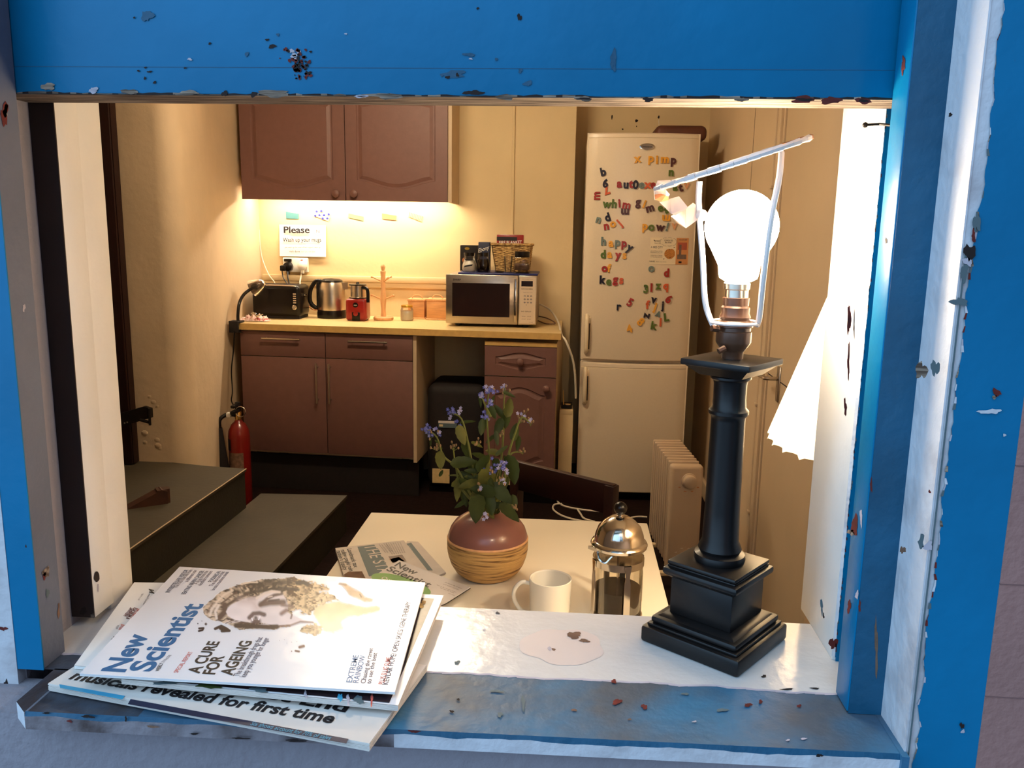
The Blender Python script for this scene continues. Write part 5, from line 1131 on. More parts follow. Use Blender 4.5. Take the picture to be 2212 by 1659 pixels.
# newspaper and magazine on the table
tz = TT+.0005
def plane(z): return lambda px, py: PZ(px, py, z)
def sheet(b, q, z, th, mat, edge=None): # q: px corners on plane z+th
    P = [PZ(x, y, z+th) for x, y in q]
    b.prism([p-V((0, 0, th)) for p in P], (0, 0, th), edge or mat)
    b.poly([p+V((0, 0, .0001)) for p in P], mat); return P
def ccw(q): return q
b = MB(); Z2 = tz+.006
sheet(b, [(879, 1169), (903, 1170), (963, 1236), (925, 1252), (860, 1230)][::-1], tz, .003, 'news_paper')
b.poly([PZ(x, y, tz+.0035) for x, y in [(877, 1175), (888, 1172), (935, 1232), (915, 1232)]][::-1], 'ink_slate')
b.text('NOW IN', PZ(880, 1180, tz+.0038), PZ(893, 1200, tz+.0038), .006, (PZ(893, 1178, tz)-PZ(884, 1182, tz)), 'news_paper')
q = [(724, 1184), (872, 1167), (930, 1240), (860, 1262), (745, 1250)]
P = sheet(b, q[::-1], tz, .007, 'news_paper'); Zn = tz+.0073; pz = plane(Zn)
b.poly([pz(x, y) for x, y in [(772, 1181), (812, 1176), (848, 1240), (797, 1245)]][::-1], 'ink_slate')
upn = (pz(800, 1178)-pz(760, 1183)); sd = pz(790, 1230)-pz(775, 1180)
pz2 = plane(Zn+.0003)
b.text('THE STAGE', pz2(785, 1179), pz2(833, 1262), .028, upn, 'news_paper', .0)
for i, (s, x, y, xe, ye) in enumerate([('Landmark tax', 750, 1186, 765, 1226), ('ruling could ruin', 736, 1188, 755, 1234), ('nation’s Equity', 727, 1190, 742, 1232)]): b.text(s, pz2(x, y), pz2(xe, ye), .0095, upn, 'ink', .02)
for (x, y) in [(818, 1176), (828, 1174)]:
    for k in range(2): b.text('the latest news from the theatre', pz2(x+k*5, y), pz2(x+k*5+14, y+18), .003, upn, 'ink_soft')
for k in range(7): b.text('and more on the opening night', pz2(833+k*5, 1174-k*.5), pz2(847+k*4.5, 1198-k*.6), .0026, upn, 'ink_soft')
b.poly([pz2(x, y) for x, y in [(839, 1202), (869, 1198), (878, 1212), (848, 1216)]][::-1], 'leaf_brown'); b.poly([pz2(x, y) for x, y in [(841, 1208), (862, 1203), (874, 1212), (848, 1215)]][::-1], 'leaf_orange')
b.poly([pz2(x, y) for x, y in [(743, 1241), (752, 1235), (782, 1234), (790, 1250), (745, 1252)]][::-1], 'chip_wood')
solo('newspaper', b, 'folded newspaper with a slate masthead band on the white table', 'newspaper')
b = MB(); tz2 = tz+.0078
q = [(862, 1210), (1016, 1268), (962, 1302), (885, 1330), (780, 1262)]
sheet(b, [(864, 1212), (1017, 1271), (963, 1305), (885, 1330), (782, 1262)][::-1], tz+.0074, .0003, 'ink'); sheet(b, q[::-1], tz2, .002, 'cover_paper'); pz = plane(tz2+.0026)  # black under-sheet draws the magazine's thickness and shadow along its edge
upm = pz(868, 1216)-pz(838, 1236)
b.text('New', pz(851, 1222), pz(895, 1242), .022, upm, 'ink', .02); b.text('Scientist', pz(833, 1231), pz(925, 1269), .022, upm, 'ink', .02)
ce = pz(865, 1262); ax = pz(925, 1283)-ce; ay = pz(900, 1242)-pz(870, 1262)
b.add([ce+ax*math.cos(2*PI*k/36)*1.05+ay*math.sin(2*PI*k/36)*.62 for k in range(36)]+[ce], [(k, (k+1) % 36, 36) for k in range(36)], 'ink_green'); pz = plane(tz2+.0032)
b.text('Our', pz(822, 1250), pz(845, 1257), .012, upm, 'paper')
pz = plane(tz2+.0026)
for i, (s, x, y, xe) in enumerate([('the hidden life of water', 960, 1258, 998), ('and other stories', 957, 1262, 990), ('how to fix a broken ocean', 943, 1264, 985), ('the case for hope', 950, 1270, 980), ('new rules', 968, 1282, 982)]): b.text(s, pz(x, y), pz(xe, y+(xe-x)*.38), .0034, upm, 'ink_soft')
solo('magazine', b, 'white magazine with a green oval on the newspaper on the table', 'magazine')
# ================================================================== STACK ON THE SILL
Z0 = SILL+.0004
nb = MB()   # bottom newspaper
def ring_edges(b, P, z0, th, mat, k=5, inset=.0006):
    for i in range(k):
        z = z0+th*(i+.1)/k; o = random.uniform(-inset, inset); c = sum((p for p in P), V((0, 0, 0)))/len(P)
        b.prism([V((c.x+(p.x-c.x)*(1+o*4), c.y+(p.y-c.y)*(1+o*4), z)) for p in P], (0, 0, th/k*.8), mat)
nth = .007
A1 = PZ(104, 1476, Z0+nth); A2 = PZ(798, 1606, Z0+nth); dN = (A2-A1); dN.z = 0; LN = dN.length; dN.normalize(); eN = V((-dN.y, dN.x, 0)); WN = .12
P = [A1, A1+dN*LN, A1+dN*LN+eN*WN, A1+eN*WN]
ring_edges(nb, P, Z0, nth-.0006, 'news_paper', 6)
nb.prism([V((p.x, p.y, Z0+nth-.0008)) for p in P], (0, 0, .0008), 'news_paper')
def NP(px, py): return PZ(px, py, Z0+nth+.0004)
upN = eN
nb.text('musicals revealed for first time', NP(148, 1466), NP(716, 1562), .0130, upN, 'ink', .03)
nb.text('history of West End', NP(215, 1446), NP(746, 1538), .0130, upN, 'ink', .03)
nb.poly([NP(x, y) for x, y in [(128, 1478), (270, 1503), (264, 1511), (130, 1486)]][::-1], 'ink_sky')
nb.poly([NP(x, y) for x, y in [(282, 1510), (753, 1596), (748, 1606), (276, 1521)]][::-1], 'ink_navy')
def NP2(px, py): return PZ(px, py, Z0+nth+.0007)
nb.text('Six shows account for 70% of sales', NP2(540, 1566), NP2(712, 1598), .005, upN, 'ink_sky', 0)
solo('newspaper', nb, 'folded newspaper with bold headline hanging over the sill, lowest of stack', 'newspaper')
Zm = Z0+nth+.0008
lb = MB(); th = .003
P = [PZ(x, y, Zm+th) for x, y in [(160, 1438), (420, 1462), (560, 1262), (290, 1258)]]
ring_edges(lb, P, Zm, th-.0002, 'paper', 2); lb.poly([p+V((0, 0, .0001)) for p in P], 'paper')
def LP(px, py): return PZ(px, py, Zm+th+.0004)
upL = LP(300, 1330)-LP(250, 1330)
for s, x, y, xe, ye, h, m_, o_ in [('N', 323, 1280, 322, 1272, .006, 'ink', .06), ('National Theatre', 308, 1306, 322, 1282, .0025, 'ink_soft', 0), ('for a stage', 297, 1296, 308, 1282, .0025, 'ink_soft', 0), ('THEATRE', 281, 1336, 297, 1314, .004, 'ink_red', .03), ('& MUSICALS', 272, 1336, 290, 1312, .004, 'rust_red', .03), ('FESTIVAL', 267, 1330, 282, 1312, .004, 'rust_red', .03), ('2018', 256, 1360, 262, 1348, .005, 'ink_red', .02), ('may june', 250, 1358, 254, 1350, .003, 'ink_soft', 0), ('n', 240, 1382, 247, 1374, .005, 'ink', .06)]:
    lb.text(s, LP(x, y), LP(xe, ye), h, V((-upL.x*-1, upL.y, 0)) if 0 else V((.95, -.3, 0)), m_, o_)
solo('leaflet', lb, 'white programme leaflet sticking out left between newspaper and magazines', 'leaflet')
m2 = MB(); th2 = .005; Zk = Zm+.0033
Q = [PZ(x, y, Zk+th2) for x, y in [(262, 1466), (860, 1524), (958, 1286), (420, 1258)]]
Q = [Q[0], Q[1], Q[2], Q[3]]
ring_edges(m2, Q, Zk, th2-.0004, 'news_paper', 5, .0004); m2.poly([p+V((0, 0, .0001)) for p in Q], 'cover_paper')
def MP(px, py): return PZ(px, py, Zk+th2+.0004)
m2.poly([MP(x, y) for x, y in [(268, 1462), (858, 1524), (858, 1530), (330, 1476)]][::-1], 'ink_navy') if 0 else None
m2.poly([MP(x, y) for x, y in [(270, 1463), (841, 1518), (938, 1293), (880, 1289), (430, 1262)]], 'printed_dark')
for (x, y, dx, dy, m_) in [(660, 1500, 3, 10, 'lilac_chip'), (735, 1507, 5, 10, 'ink_sky'), (752, 1512, 4, 12, 'lilac_chip'), (775, 1512, 12, 9, 'ink_slate'), (803, 1512, 3, 14, 'ink_red'), (360, 1475, 30, 5, 'ink_slate'), (450, 1482, 28, 6, 'leaf'), (560, 1490, 20, 6, 'ink_slate')]:
    c = MP(x, y)+V((0, 0, .0003)); m2.spot(c, MP(x+dx, y)-MP(x, y), MP(x, y-dy)-MP(x, y), m_, n=12, jag=.5)
c = MP(912, 1306)+V((0, 0, .0003)); m2.spot(c, MP(919, 1306)-MP(912, 1306), MP(912, 1298)-MP(912, 1306), 'wicker', n=14, jag=.7)
solo('magazine', m2, 'thicker dark-covered magazine with a white border under the top magazine', 'magazine')
# top magazine
m1 = MB(); Zt = Zk+th2+.0040; th1 = .0022
cor = [(172, 1455), (853, 1495), (919, 1258), (388, 1224)]
Q = [PZ(x, y, Zt+th1) for x, y in cor]
nseg = 24; vs = []; fs = []
ZS = Zt+th1
def dropz(u, v_): return 0.0
m1.prism([p-V((0, 0, th1)) for p in Q], (0, 0, th1-.0012), 'paper'); m1.prism([p-V((0, 0, .0010)) for p in Q], (0, 0, .0010), 'cover_paper')
def TP_(px, py, l=.0002): return PZ(px, py, ZS+l)
m1.box((Q[0].x+Q[2].x)/2-.10, (Q[0].x+Q[2].x)/2+.10, (Q[0].y+Q[2].y)/2-.06, (Q[0].y+Q[2].y)/2+.06, Zk+th2+.0003, Zt+.0002, 'paper')
upT = (TP_(172, 1455)-TP_(853, 1495)).normalized()    # letters' up: toward the left edge
# title: reads from the near edge to the far edge
m1.text('New', TP_(268, 1452), TP_(322, 1371), .0195, upT, 'ink_blue', .03); m1.text('Scientist', TP_(325, 1451), TP_(440, 1305), .0195, upT, 'ink_blue', .03)
m1.text('WEEKLY', TP_(343, 1450), TP_(353, 1432), .0032, upT, 'ink', .02); m1.text('27 May 2018', TP_(354, 1431), TP_(371, 1415), .0028, upT, 'ink_soft')
m1.text('SPECIAL REPORT', TP_(384, 1453), TP_(417, 1408), .0038, upT, 'ink_red', .01)
m1.text('A CURE', TP_(429, 1455), TP_(475, 1386), .0102, upT, 'ink', .03); m1.text('FOR', TP_(463, 1457), TP_(485, 1417), .0102, upT, 'ink', .03); m1.text('AGEING', TP_(500, 1459), TP_(545, 1385), .0102, upT, 'ink', .03)
m1.text('The breakthrough drugs that', TP_(516, 1461), TP_(568, 1377), .0052, upT, 'ink_soft', .012); m1.text('keep you younger for longer', TP_(530, 1463), TP_(582, 1378), .0052, upT, 'ink_soft', .012)
for s, x, y, xe, ye, h, m_ in [('INTERSTELLAR VISITOR', 366, 1280, 408, 1231, .0046, 'ink_navy'), ('The rock that fell from', 382, 1270, 416, 1231, .0042, 'ink_soft'), ('a different star', 406, 1257, 426, 1231.5, .0042, 'ink_soft'),
        ('BEATING BRAIN CANCER', 400, 1284, 442, 1232.5, .0046, 'ink_navy'), ('A drug shrinks the', 426, 1262, 451, 1233, .0042, 'ink_soft'), ('deadliest tumours', 434, 1265, 460, 1233.5, .0042, 'ink_soft'), ('FOOLING AI', 458, 1257, 478, 1234.5, .0046, 'ink_navy'), ('The data hack that', 459, 1266, 486, 1235, .0042, 'ink_soft'), ('breaks machine minds', 463, 1275, 495, 1235.5, .0042, 'ink_soft')]:
    m1.text(s, TP_(x, y), TP_(xe, ye), h, upT, m_, .01)
for s, x, y, xe, ye, h, m_ in [('EXTREME', 760, 1474, 775, 1415, .0048, 'ink_blue'), ('RAINBOW', 774, 1475, 790, 1416, .0048, 'ink_blue'), ('Chasing the rarest', 789, 1476, 806, 1400, .0040, 'ink_soft'), ('to see the best', 801, 1477, 815, 1410, .0040, 'ink_soft'),
        ('PLUS SLUG SLIME', 829, 1478, 846, 1420, .0045, 'ink_red'), ('KEVLAR HOPE/ OPEN SKIES/ GENE THERAPY', 838, 1479, 888, 1300, .0048, 'ink_soft')]:
    m1.text(s, TP_(x, y), TP_(xe, ye), h, upT, m_, .008)
cover = solo('magazine', m1, 'top magazine on the sill with blue title and sculpted head', 'magazine')
# printed picture of a crumbling sculpted head: a fine grid with colours
def vnoise(x, y, seed):
    g = np.random.RandomState(seed).rand(64, 64); xi = np.floor(x).astype(int); yi = np.floor(y).astype(int); fx = x-xi; fy_ = y-yi; fx = fx*fx*(3-2*fx); fy_ = fy_*fy_*(3-2*fy_)
    q = lambda i, j: g[(xi+i) % 64, (yi+j) % 64]
    return (q(0, 0)*(1-fx)+q(1, 0)*fx)*(1-fy_)+(q(0, 1)*(1-fx)+q(1, 1)*fx)*fy_
def inside(U, W, P):
    c = np.zeros(len(U), bool); d = np.full(len(U), 1e9)
    for (x0, y0), (x1, y1) in zip(P, P[1:]+P[:1]):
        c ^= ((y0 > W) != (y1 > W)) & (U < (x1-x0)*(W-y0)/(y1-y0+1e-9)+x0)
        dx, dy = x1-x0, y1-y0; t = np.clip(((U-x0)*dx+(W-y0)*dy)/(dx*dx+dy*dy+1e-9), 0, 1); d = np.minimum(d, np.hypot(U-x0-t*dx, W-y0-t*dy))
    return np.where(c, d, -d)
def stroke_img(U, Vv):
    img = np.tile(np.array([.74, .72, .73]), (len(U), 1)); cov = np.zeros(len(U))
    def put(k, cc):
        nonlocal img, cov
        k = np.clip(k, 0, 1); img = img*(1-k[:, None])+cc*k[:, None]; cov = np.maximum(cov, k)
    def S(pts, hw, c, a=1.0, soft=.5):
        d = np.full(len(U), 1e9)
        if len(pts) == 1: pts = pts*2
        for (x0, y0), (x1, y1) in zip(pts[:-1], pts[1:]):
            dx, dy = x1-x0, y1-y0; L2 = dx*dx+dy*dy+1e-9; t = np.clip(((U-x0)*dx+(Vv-y0)*dy)/L2, 0, 1)
            d = np.minimum(d, np.hypot(U-x0-t*dx, Vv-y0-t*dy))
        put(np.clip((hw*(1+soft)-d)/(hw*2*soft+1e-6), 0, 1)*a, np.array(lin(c)))
    n_a = vnoise(U/60, Vv/40, 1); n_b = vnoise(U/24, Vv/17, 2); n_c = vnoise(U/140, Vv/100, 3); ed = (n_b-.5)*34+(n_a-.5)*40
    # pale tan mass that the head dissolves into
    tan = [(1850, 600), (2000, 560), (2250, 540), (2450, 590), (2600, 620), (2790, 600), (2860, 640), (2840, 700), (2600, 760), (2350, 790), (2280, 860), (2300, 960), (2150, 1030), (2000, 1000), (1900, 860), (1830, 740)]
    put((inside(U, Vv, tan)+ed*.4)/30, np.outer(.9+.25*n_c, np.array(lin((228, 196, 148)))))
    wedge = [(2240, 280), (2330, 270), (2450, 350), (2560, 400), (2620, 470), (2740, 500), (2730, 560), (2600, 560), (2500, 500), (2380, 470), (2300, 350)]
    put((inside(U, Vv, wedge)+ed*.3)/22*.85, np.outer(.9+.2*n_a, np.array(lin((214, 180, 140))))); S([(2540,440),(2560,480)], 9, (110,80,60), .7); S([(2240,285),(2330,300)], 16, (160,128,98), .7)
    sil = [(190,640),(260,560),(350,500),(400,430),(520,370),(640,320),(800,265),(1000,225),(1150,205),(1400,200),(1560,185),(1640,215),(1760,250),(1900,260),(2050,320),(2100,370),(1950,400),(2150,440),(2200,520),(2000,600),(1880,650),(1800,740),(1700,740),(1640,690),(1540,700),(1500,925),(1360,935),(1250,975),(1100,945),(900,965),(740,980),(650,930),(560,900),(450,850),(330,830),(250,780),(200,720)]
    sd = inside(U, Vv, sil)+ed*np.where(U > 1400, 1.1, .4)
    th = np.arctan2(Vv-760, (U-1050)*.55); rho = np.hypot((U-1050)*.55, Vv-760)
    st = vnoise(th*16+n_a*2.2, rho/60+n_c*2, 5)*.6+vnoise(th*38+n_a*3, rho/40, 6)*.4
    curl = vnoise(U/52+n_b, Vv/34+n_a*1.5, 7)*.55+n_b*.45
    t = np.where(U > 1450, curl, st)
    bias = np.interp(U, [150, 700, 950, 1500, 1650, 2200], [.30, .20, -.22, -.28, .05, .12]) + np.where((Vv > 430) & (U > 900) & (U < 1550), .2, 0)
    t = np.clip((t-.5)*2.6+.5+bias, 0, 1)
    dk, lt = np.array(lin((50, 33, 26))), np.array(lin((206, 180, 154)))
    rt = np.clip((U-1350)/300, 0, 1)[:, None]; dk2, lt2 = np.array(lin((104, 72, 42))), np.array(lin((226, 196, 150)))
    A = dk*(1-rt)+dk2*rt; B = lt*(1-rt)+lt2*rt
    put(sd/12, A*(1-t[:, None])+B*t[:, None])
    S([(980,330),(1150,280),(1330,275),(1500,255)], 42, (48,32,24), .85, .6); S([(820,430),(950,405),(1200,375),(1450,350),(1620,372)], 24, (48,32,26), .9, .5); S([(1600,270),(1700,262),(1760,290)], 32, (40,26,20), 1, .4)
    S([(400,560),(520,440),(640,380)], 16, (226,204,182), .8, .6); S([(470,580),(600,480),(700,410)], 13, (94,66,52), .9, .6); S([(560,600),(700,510),(860,440)], 22, (78,54,44), .95, .5); S([(300,760),(330,660),(390,590)], 18, (228,208,190), .85, .6); S([(260,720),(300,640),(340,580)], 10, (130,100,84), .8, .6); S([(520,600),(525,700),(440,790)], 46, (92,68,58), 1, .4); S([(400,800),(380,700),(430,610)], 18, (226,208,194), .9, .5); S([(700,300),(820,330),(930,320)], 10, (90,64,50), .8); S([(770,290),(900,262),(1010,262)], 12, (222,200,176), .9)
    face = [(560,640),(610,590),(760,520),(880,480),(1000,470),(1100,430),(1230,395),(1380,415),(1440,500),(1480,620),(1460,700),(1560,760),(1700,820),(1780,840),(1500,900),(1320,915),(1180,890),(1040,870),(860,870),(700,850),(560,770),(530,700)]
    put((inside(U, Vv, face)+ed*.15)/16, np.outer(.92+.16*n_c, np.array(lin((226, 210, 206)))))
    S([(760,540),(940,560),(1000,640)], 50, (190,166,158), .55, 1); S([(880,500),(980,490)], 26, (160,132,124), .6, .9)
    S([(1050,600),(1150,510),(1260,455),(1370,430)], 24, (86,60,52), .95, .5); S([(1070,590),(1200,565),(1400,560)], 44, (92,66,58), .95, .5); S([(1000,500),(1120,425),(1220,395),(1340,408)], 18, (224,204,190), .95, .6); S([(1170,485),(1230,470)], 9, (222,200,184), .8); S([(1180,540),(1330,520)], 14, (62,42,38), .8)
    S([(1380,600),(1530,625)], 26, (124,96,86), .85, .7)
    S([(890,790),(950,730),(1040,722),(1110,745)], 32, (88,62,60), .95, .45); S([(960,850),(1020,845)], 42, (74,48,48), .95, .5); S([(928,800),(938,832)], 9, (236,226,226)); S([(1048,770),(1028,818)], 9, (236,226,226)); S([(985,790)], 24, (50,32,34), .85)
    S([(1030,905),(1180,885),(1330,885)], 12, (226,210,210), .8)
    S([(560,800),(680,845),(870,875)], 16, (76,50,42), .95, .6); S([(690,905),(850,915),(1000,920),(1180,932),(1300,925)], 36, (54,34,30), 1, .4)
    for k in range(5): S([(500+k*34, 880-k*4), (600+k*38, 828+k*4)], 6, (100,74,64) if k % 2 else (222,204,196), .8)
    S([(1350,915),(1500,905),(1650,850),(1840,860)], 14, (132,98,86), .85, .7)
    S([(140,950),(205,945),(190,975),(135,990)], 16, (44,26,24), 1, .3); S([(380,955),(470,915),(540,950),(590,985),(480,990)], 22, (46,28,26), 1, .3); S([(460,950),(530,970)], 26, (46,28,26), 1, .3); S([(240,885)], 20, (52,34,30)); S([(120,878)], 11, (60,40,36)); S([(180,840)], 7, (60,40,36))
    S([(1370,730),(1440,680)], 30, (128,94,86), .9, .6); S([(1525,745),(1510,800)], 13, (126,94,86), .9)
    chin = [(1650, 930), (1760, 890), (1900, 880), (2000, 940), (1960, 1040), (1860, 1070), (1720, 1030), (1640, 985)]
    cc = A*(1-np.clip(curl*1.7-.3, 0, 1)[:, None])+B*np.clip(curl*1.7-.3, 0, 1)[:, None]
    put((inside(U, Vv, chin)+ed)/14*.95, cc*.9)
    S([(1640,1230),(1700,1215)], 20, (118,84,64), .95, .4); S([(1580,1285),(1630,1295)], 16, (130,98,78), .95, .5); S([(1520,1290)], 9, (150,120,100))
    for x, y in [(1340,1130),(1412,1120),(1520,1155),(1450,1170),(1600,1150)]: S([(x, y)], 7, (150,130,124), .8)
    return img, cov
NX, NY = 420, 210
gx = np.linspace(100, 2860, NX); gy = np.linspace(150, 1340, NY); UU, VV = np.meshgrid(gx, gy); img, cov = stroke_img(UU.ravel(), VV.ravel())
me = bpy.data.meshes.new('cover_picture'); vs = [tuple(PZ(410+u/6.9125, 1220+v/6.9125, ZS+.00012)) for u, v in zip(UU.ravel(), VV.ravel())]
cv = cov.reshape(NY, NX); fs = []
for j in range(NY-1):
    for i in range(NX-1):
        if max(cv[j, i], cv[j+1, i], cv[j, i+1], cv[j+1, i+1]) > .12: fs.append((j*NX+i, (j+1)*NX+i, (j+1)*NX+i+1, j*NX+i+1))
me.from_pydata(vs, [], fs); ca = me.color_attributes.new('Col', 'FLOAT_COLOR', 'POINT'); ca.data.foreach_set('color', np.concatenate([img, np.ones((len(img), 1))], 1).ravel().astype(np.float32)); me.materials.append(MATS['print'])
loc = cover.location; me.transform(Matrix.Translation(-loc)); me.update()
o = bpy.data.objects.new('cover_picture', me); COL.objects.link(o); o.parent = cover; o['label'] = 'printed picture of a crumbling sculpted head'
# ================================================================== TABLE LAMP WITH BARE BULB
lc = V((.1505, .766, SILL)); LR = math.radians(52)
LM = Matrix.Translation(lc) @ Matrix.Rotation(LR, 4, 'Z')
def zz(py, px=1582): return PY(px, py, lc.y).z-SILL
lamp = T('table_lamp', lc, 'black column table lamp with a bare lit bulb on the sill', 'table lamp')
def sq(b, s, z0, z1, mat='lamp_black', bev=.0015, s2=None):
    if s2 is None: b.box(-s/2, s/2, -s/2, s/2, z0, z1, mat, bev, 2)
    else:
        vs = [(x*s/2, y*s/2, z0) for x, y in ((-1,-1),(1,-1),(1,1),(-1,1))]+[(x*s2/2, y*s2/2, z1) for x, y in ((-1,-1),(1,-1),(1,1),(-1,1))]
        b.add(vs, [(3,2,1,0), (4,5,6,7), (0,1,5,4), (1,2,6,5), (2,3,7,6), (3,0,4,7)], mat)
zcapb = PY(1597, 1281, .722).z-SILL; zcapt = PY(1588, 1249, .722).z-SILL
b = MB(); b.X = LM
sq(b, .103, 0, .0165, bev=.003); sq(b, .094, .0165, .0195, bev=.001); sq(b, .090, .0195, .0265, bev=.003); sq(b, .080, .0265, .0295, s2=.070)
sq(b, .064, .0295, zcapb+.001, bev=.0008)
lamp.part('plinth', b)
b = MB(); b.X = LM; sq(b, .064, zcapb-.004, zcapb, s2=.074); sq(b, .078, zcapb, zcapb+.0075, bev=.003); sq(b, .070, zcapb+.0075, zcapb+.0095, bev=.0005); sq(b, .071, zcapb+.0095, zcapt, bev=.002); lamp.part('plinth_cap', b)
zsh0 = zcapt; za = zz(1205); zr1 = zz(888); zr2 = zz(812); zpl = zz(776)
b = MB(); b.X = LM; pr = [(.0235, zsh0-.001), (.0245, zsh0+.003), (.0235, zsh0+.007), (.019, zsh0+.009), (.0205, zsh0+.012), (.0195, zsh0+.015), (.0172, zsh0+.020), (.0163, zsh0+.05), (.0155, zr1-.008), (.0158, zr1-.005), (.0182, zr1-.002), (.0182, zr1+.001), (.0155, zr1+.004), (.0148, zr1+.012), (.0150, zr2-.007), (.0158, zr2-.004), (.0185, zr2-.002), (.0185, zr2), (.016, zr2+.002), (.016, zpl-.011)]
b.lathe(pr, (0, 0, 0), 'lamp_black', 40); lamp.part('column', b)
b = MB(); b.X = LM; sq(b, .042, zpl-.014, zpl-.005, s2=.062); sq(b, .068, zpl-.005, zpl+.001, bev=.0012); lamp.part('capital', b)
zs0 = zpl; b = MB(); s_ = lambda py: zz(py, 1588)
pr = [(.0095, zs0), (.0095, s_(760)), (.0105, s_(757)), (.0150, s_(742)), (.0158, s_(738)), (.0158, s_(716)), (.0148, s_(714)), (.0148, s_(707)), (.0165, s_(705)), (.0165, s_(697)), (.0130, s_(690)), (.0140, s_(684)), (.0125, s_(676)), (.0128, s_(664)), (.0115, s_(660)), (.0118, s_(643)), (.011, s_(642)), (1e-6, s_(642))]
b.lathe(pr, lc, 'lamp_brown', 36); b.tube([PY(1552, 711, .755), PY(1537, 709, .752)], .0028, 'lamp_brown', n=8); b.tube([PY(1566, 752, .752), PY(1552, 759, .750)], .0028, 'lamp_brown', n=8); hol = lamp.part('bulb_holder', b, label='brown brass bayonet bulb holder')
b = MB().lathe([(.0105, s_(643)), (.0105, s_(626)), (.0115, s_(624)), (.0118, s_(612)), (.0105, s_(609)), (1e-6, s_(609))], lc, 'steel', 30); cap_ = lamp.part('bulb_cap', b)
bz = zz(490, 1608); rb = .0322; b = MB(); bt = s_(608)
pr = [(.0112, bt), (.0165, bt+.003), (.0178, bt+.008), (.0182, bt+.014)]
for k in range(14):
    a = -.62+ (PI/2+.62)*k/13; pr.append((max(1e-6, rb*math.cos(a)), bz+rb*math.sin(a)))
b.lathe(pr, lc+V((.0008, 0, 0)), 'bulb_glow', 40); lamp.part('bulb', b, label='glowing round-topped bulb')
b = MB()
def lp(px, py, dy=0): return PY(px, py, lc.y+dy)
b.tube([lp(1542, 706, -.004), lp(1529, 675), lp(1522, 640), lp(1518, 560), lp(1511, 470), lp(1509, 430), lp(1511, 392, .0)], .0026, 'carrier_white', n=8, sub=5)
b.tube([lp(1636, 702, -.006), lp(1641, 680, -.018), lp(1649, 600, -.034), lp(1664, 480, -.040), lp(1683, 385, -.030), lp(1688, 330, -.010)], .0027, 'carrier_white', n=8, sub=5)
zrg = s_(696); b.tube([lc+V((.0215*math.cos(t*PI/14), .0215*math.sin(t*PI/14), zrg)) for t in range(29)], .0016, 'carrier_white', n=6)
b.ball(lp(1516, 465, -.002), .0052, 'carrier_white', 12)
cr_ = lamp.part('shade_carrier', b, label='white wire shade carrier')
Lr, Rr = lp(1418, 408), lp(1746, 298); cc_ = (Lr+Rr)/2; u_ = (Rr-Lr)/2; vv = (cc_-V((0, 0, CZ))).normalized(); vv = (vv-u_.normalized()*vv.dot(u_.normalized())).normalized()*u_.length*.92; nrm_ = u_.cross(vv).normalized()
vv = vv+nrm_*.0006
b = MB(); n = 40
for i in range(n):
    t0, t1 = 2*PI*i/n, 2*PI*(i+1)/n; wb = .0019+.0007*abs(math.sin(i*1.7)); m_ = 'scorched' if i in (0, 1, 2, 3, 37, 38, 39) or rr.random() < .04 else 'carrier_white'
    p0, p1 = cc_+u_*math.cos(t0)+vv*math.sin(t0), cc_+u_*math.cos(t1)+vv*math.sin(t1); b.tube([p0, p1], [wb, wb+.0004], m_, n=6)
b.tube([cc_-vv, cc_+vv], .0016, 'carrier_white', n=6)
rg = lamp.part('shade_ring', b, cr_, label='bent ring with scraps of the lost shade still on it')
b = MB()
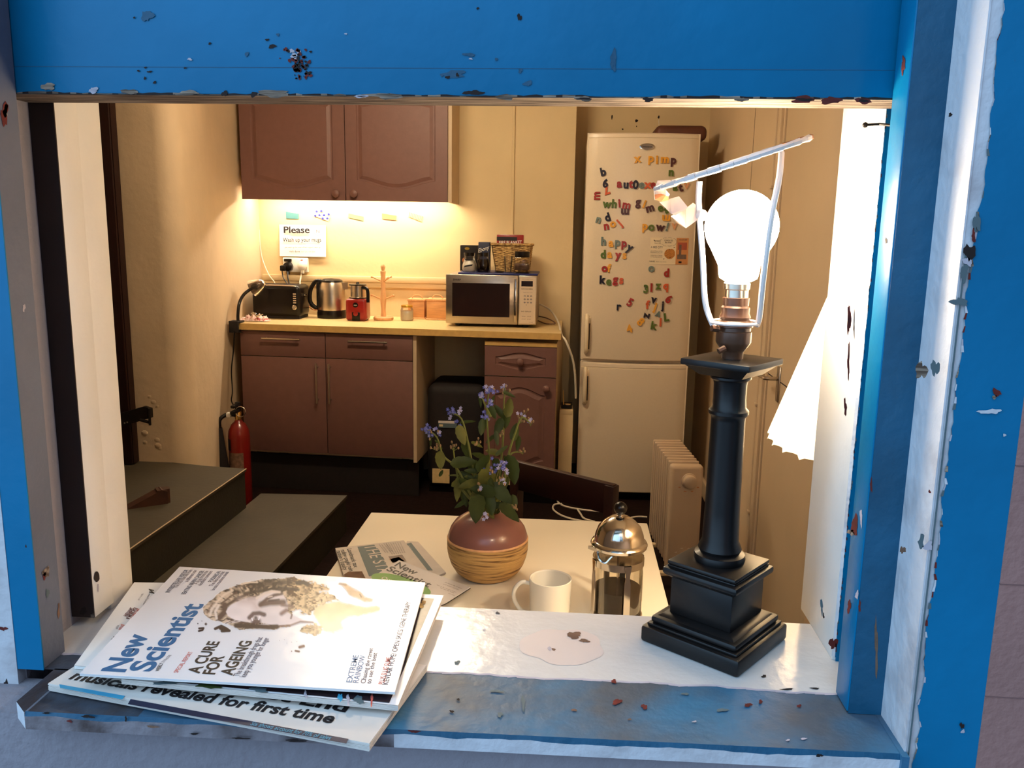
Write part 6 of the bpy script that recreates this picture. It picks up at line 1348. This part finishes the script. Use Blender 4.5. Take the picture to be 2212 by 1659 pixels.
for q, dy, m_ in [([(1412, 412), (1420, 390), (1448, 389), (1453, 398), (1438, 410), (1447, 420), (1438, 434), (1414, 432)], -.004, 'torn_paper'), ([(1414, 420), (1443, 417), (1445, 432), (1428, 436), (1415, 431)], -.006, 'scorched'), ([(1424, 436), (1448, 429), (1467, 424), (1487, 449), (1459, 465), (1450, 462)], .0, 'torn_paper'), ([(1449, 467), (1482, 450), (1497, 438), (1511, 447), (1508, 474), (1482, 493), (1464, 482)], .002, 'torn_paper')]:
    P3 = [lp(x, y, dy+.006*math.sin(i*1.3)) for i, (x, y) in enumerate(q)]; b.prism(P3[::-1], (0, .0005, 0), m_)
lamp.part('shade_scrap', b, cr_, label='torn scraps of paper shade')
# ================================================================== OTHER LAMPS
fc_ = V((.46, 1.15, 0)); fla = T('floor_lamp', fc_, 'lit lamp with a pleated white shade behind the right window jamb', 'floor lamp')
zs_, zt6 = 1.146, 1.40; n = 120; vs = []; fs = []
for j in range(7):
    t = j/6; R0 = .170*(1-t)+.088*t
    for i in range(n):
        a = 2*PI*i/n; ph = i % 4; am = (.0045 if ph in (1, 2) else 0)*(1-.4*t); zj = zs_+(zt6-zs_)*t-(.004 if (i % 4 == 1 and j == 0) else 0)
        vs.append(fc_+V(((R0+am)*math.cos(a), (R0+am)*math.sin(a), zj)))
for j in range(6):
    for i in range(n): fs.append((j*n+i, j*n+(i+1) % n, (j+1)*n+(i+1) % n, (j+1)*n+i))
fla.part('lamp_shade', MB().add(vs, fs, 'shade_cloth', False), label='pleated white glowing shade')
fla.part('pole', MB().tube([fc_+V((0, 0, .02)), fc_+V((0, 0, 1.20))], .011, 'brass', n=12)); fla.part('base', MB().lathe([(.13, 0), (.13, .012), (.03, .03), (1e-6, .03)], fc_, 'brass', 32))
b = MB().lathe([(.012, 1.19), (.028, 1.24), (.03, 1.26), (.02, 1.285), (1e-6, 1.29)], fc_, 'globe_small', 20) if 'globe_small' in MATS else None
ld = bpy.data.lights.new('shade_bulb', 'POINT'); ld.energy = SHADE_W; ld.color = WARM; ld.shadow_soft_size = .03; lo = bpy.data.objects.new('shade_bulb', ld); COL.objects.link(lo); lo.location = fc_+V((0, 0, 1.27)); lo.parent = None
cl2 = T('ceiling_light', (-.70, 3.15, 2.30), 'lit batten lamp on the kitchen ceiling above the steps', 'ceiling light')
cl2.part('housing', MB().box(-1.04, -.36, 3.11, 3.19, 2.345, ZC-.001, 'white_plastic', .004)); cl2.part('diffuser', MB().box(-1.02, -.38, 3.12, 3.18, 2.30, 2.345, 'globe_glow', .012, 3), label='glowing diffuser')
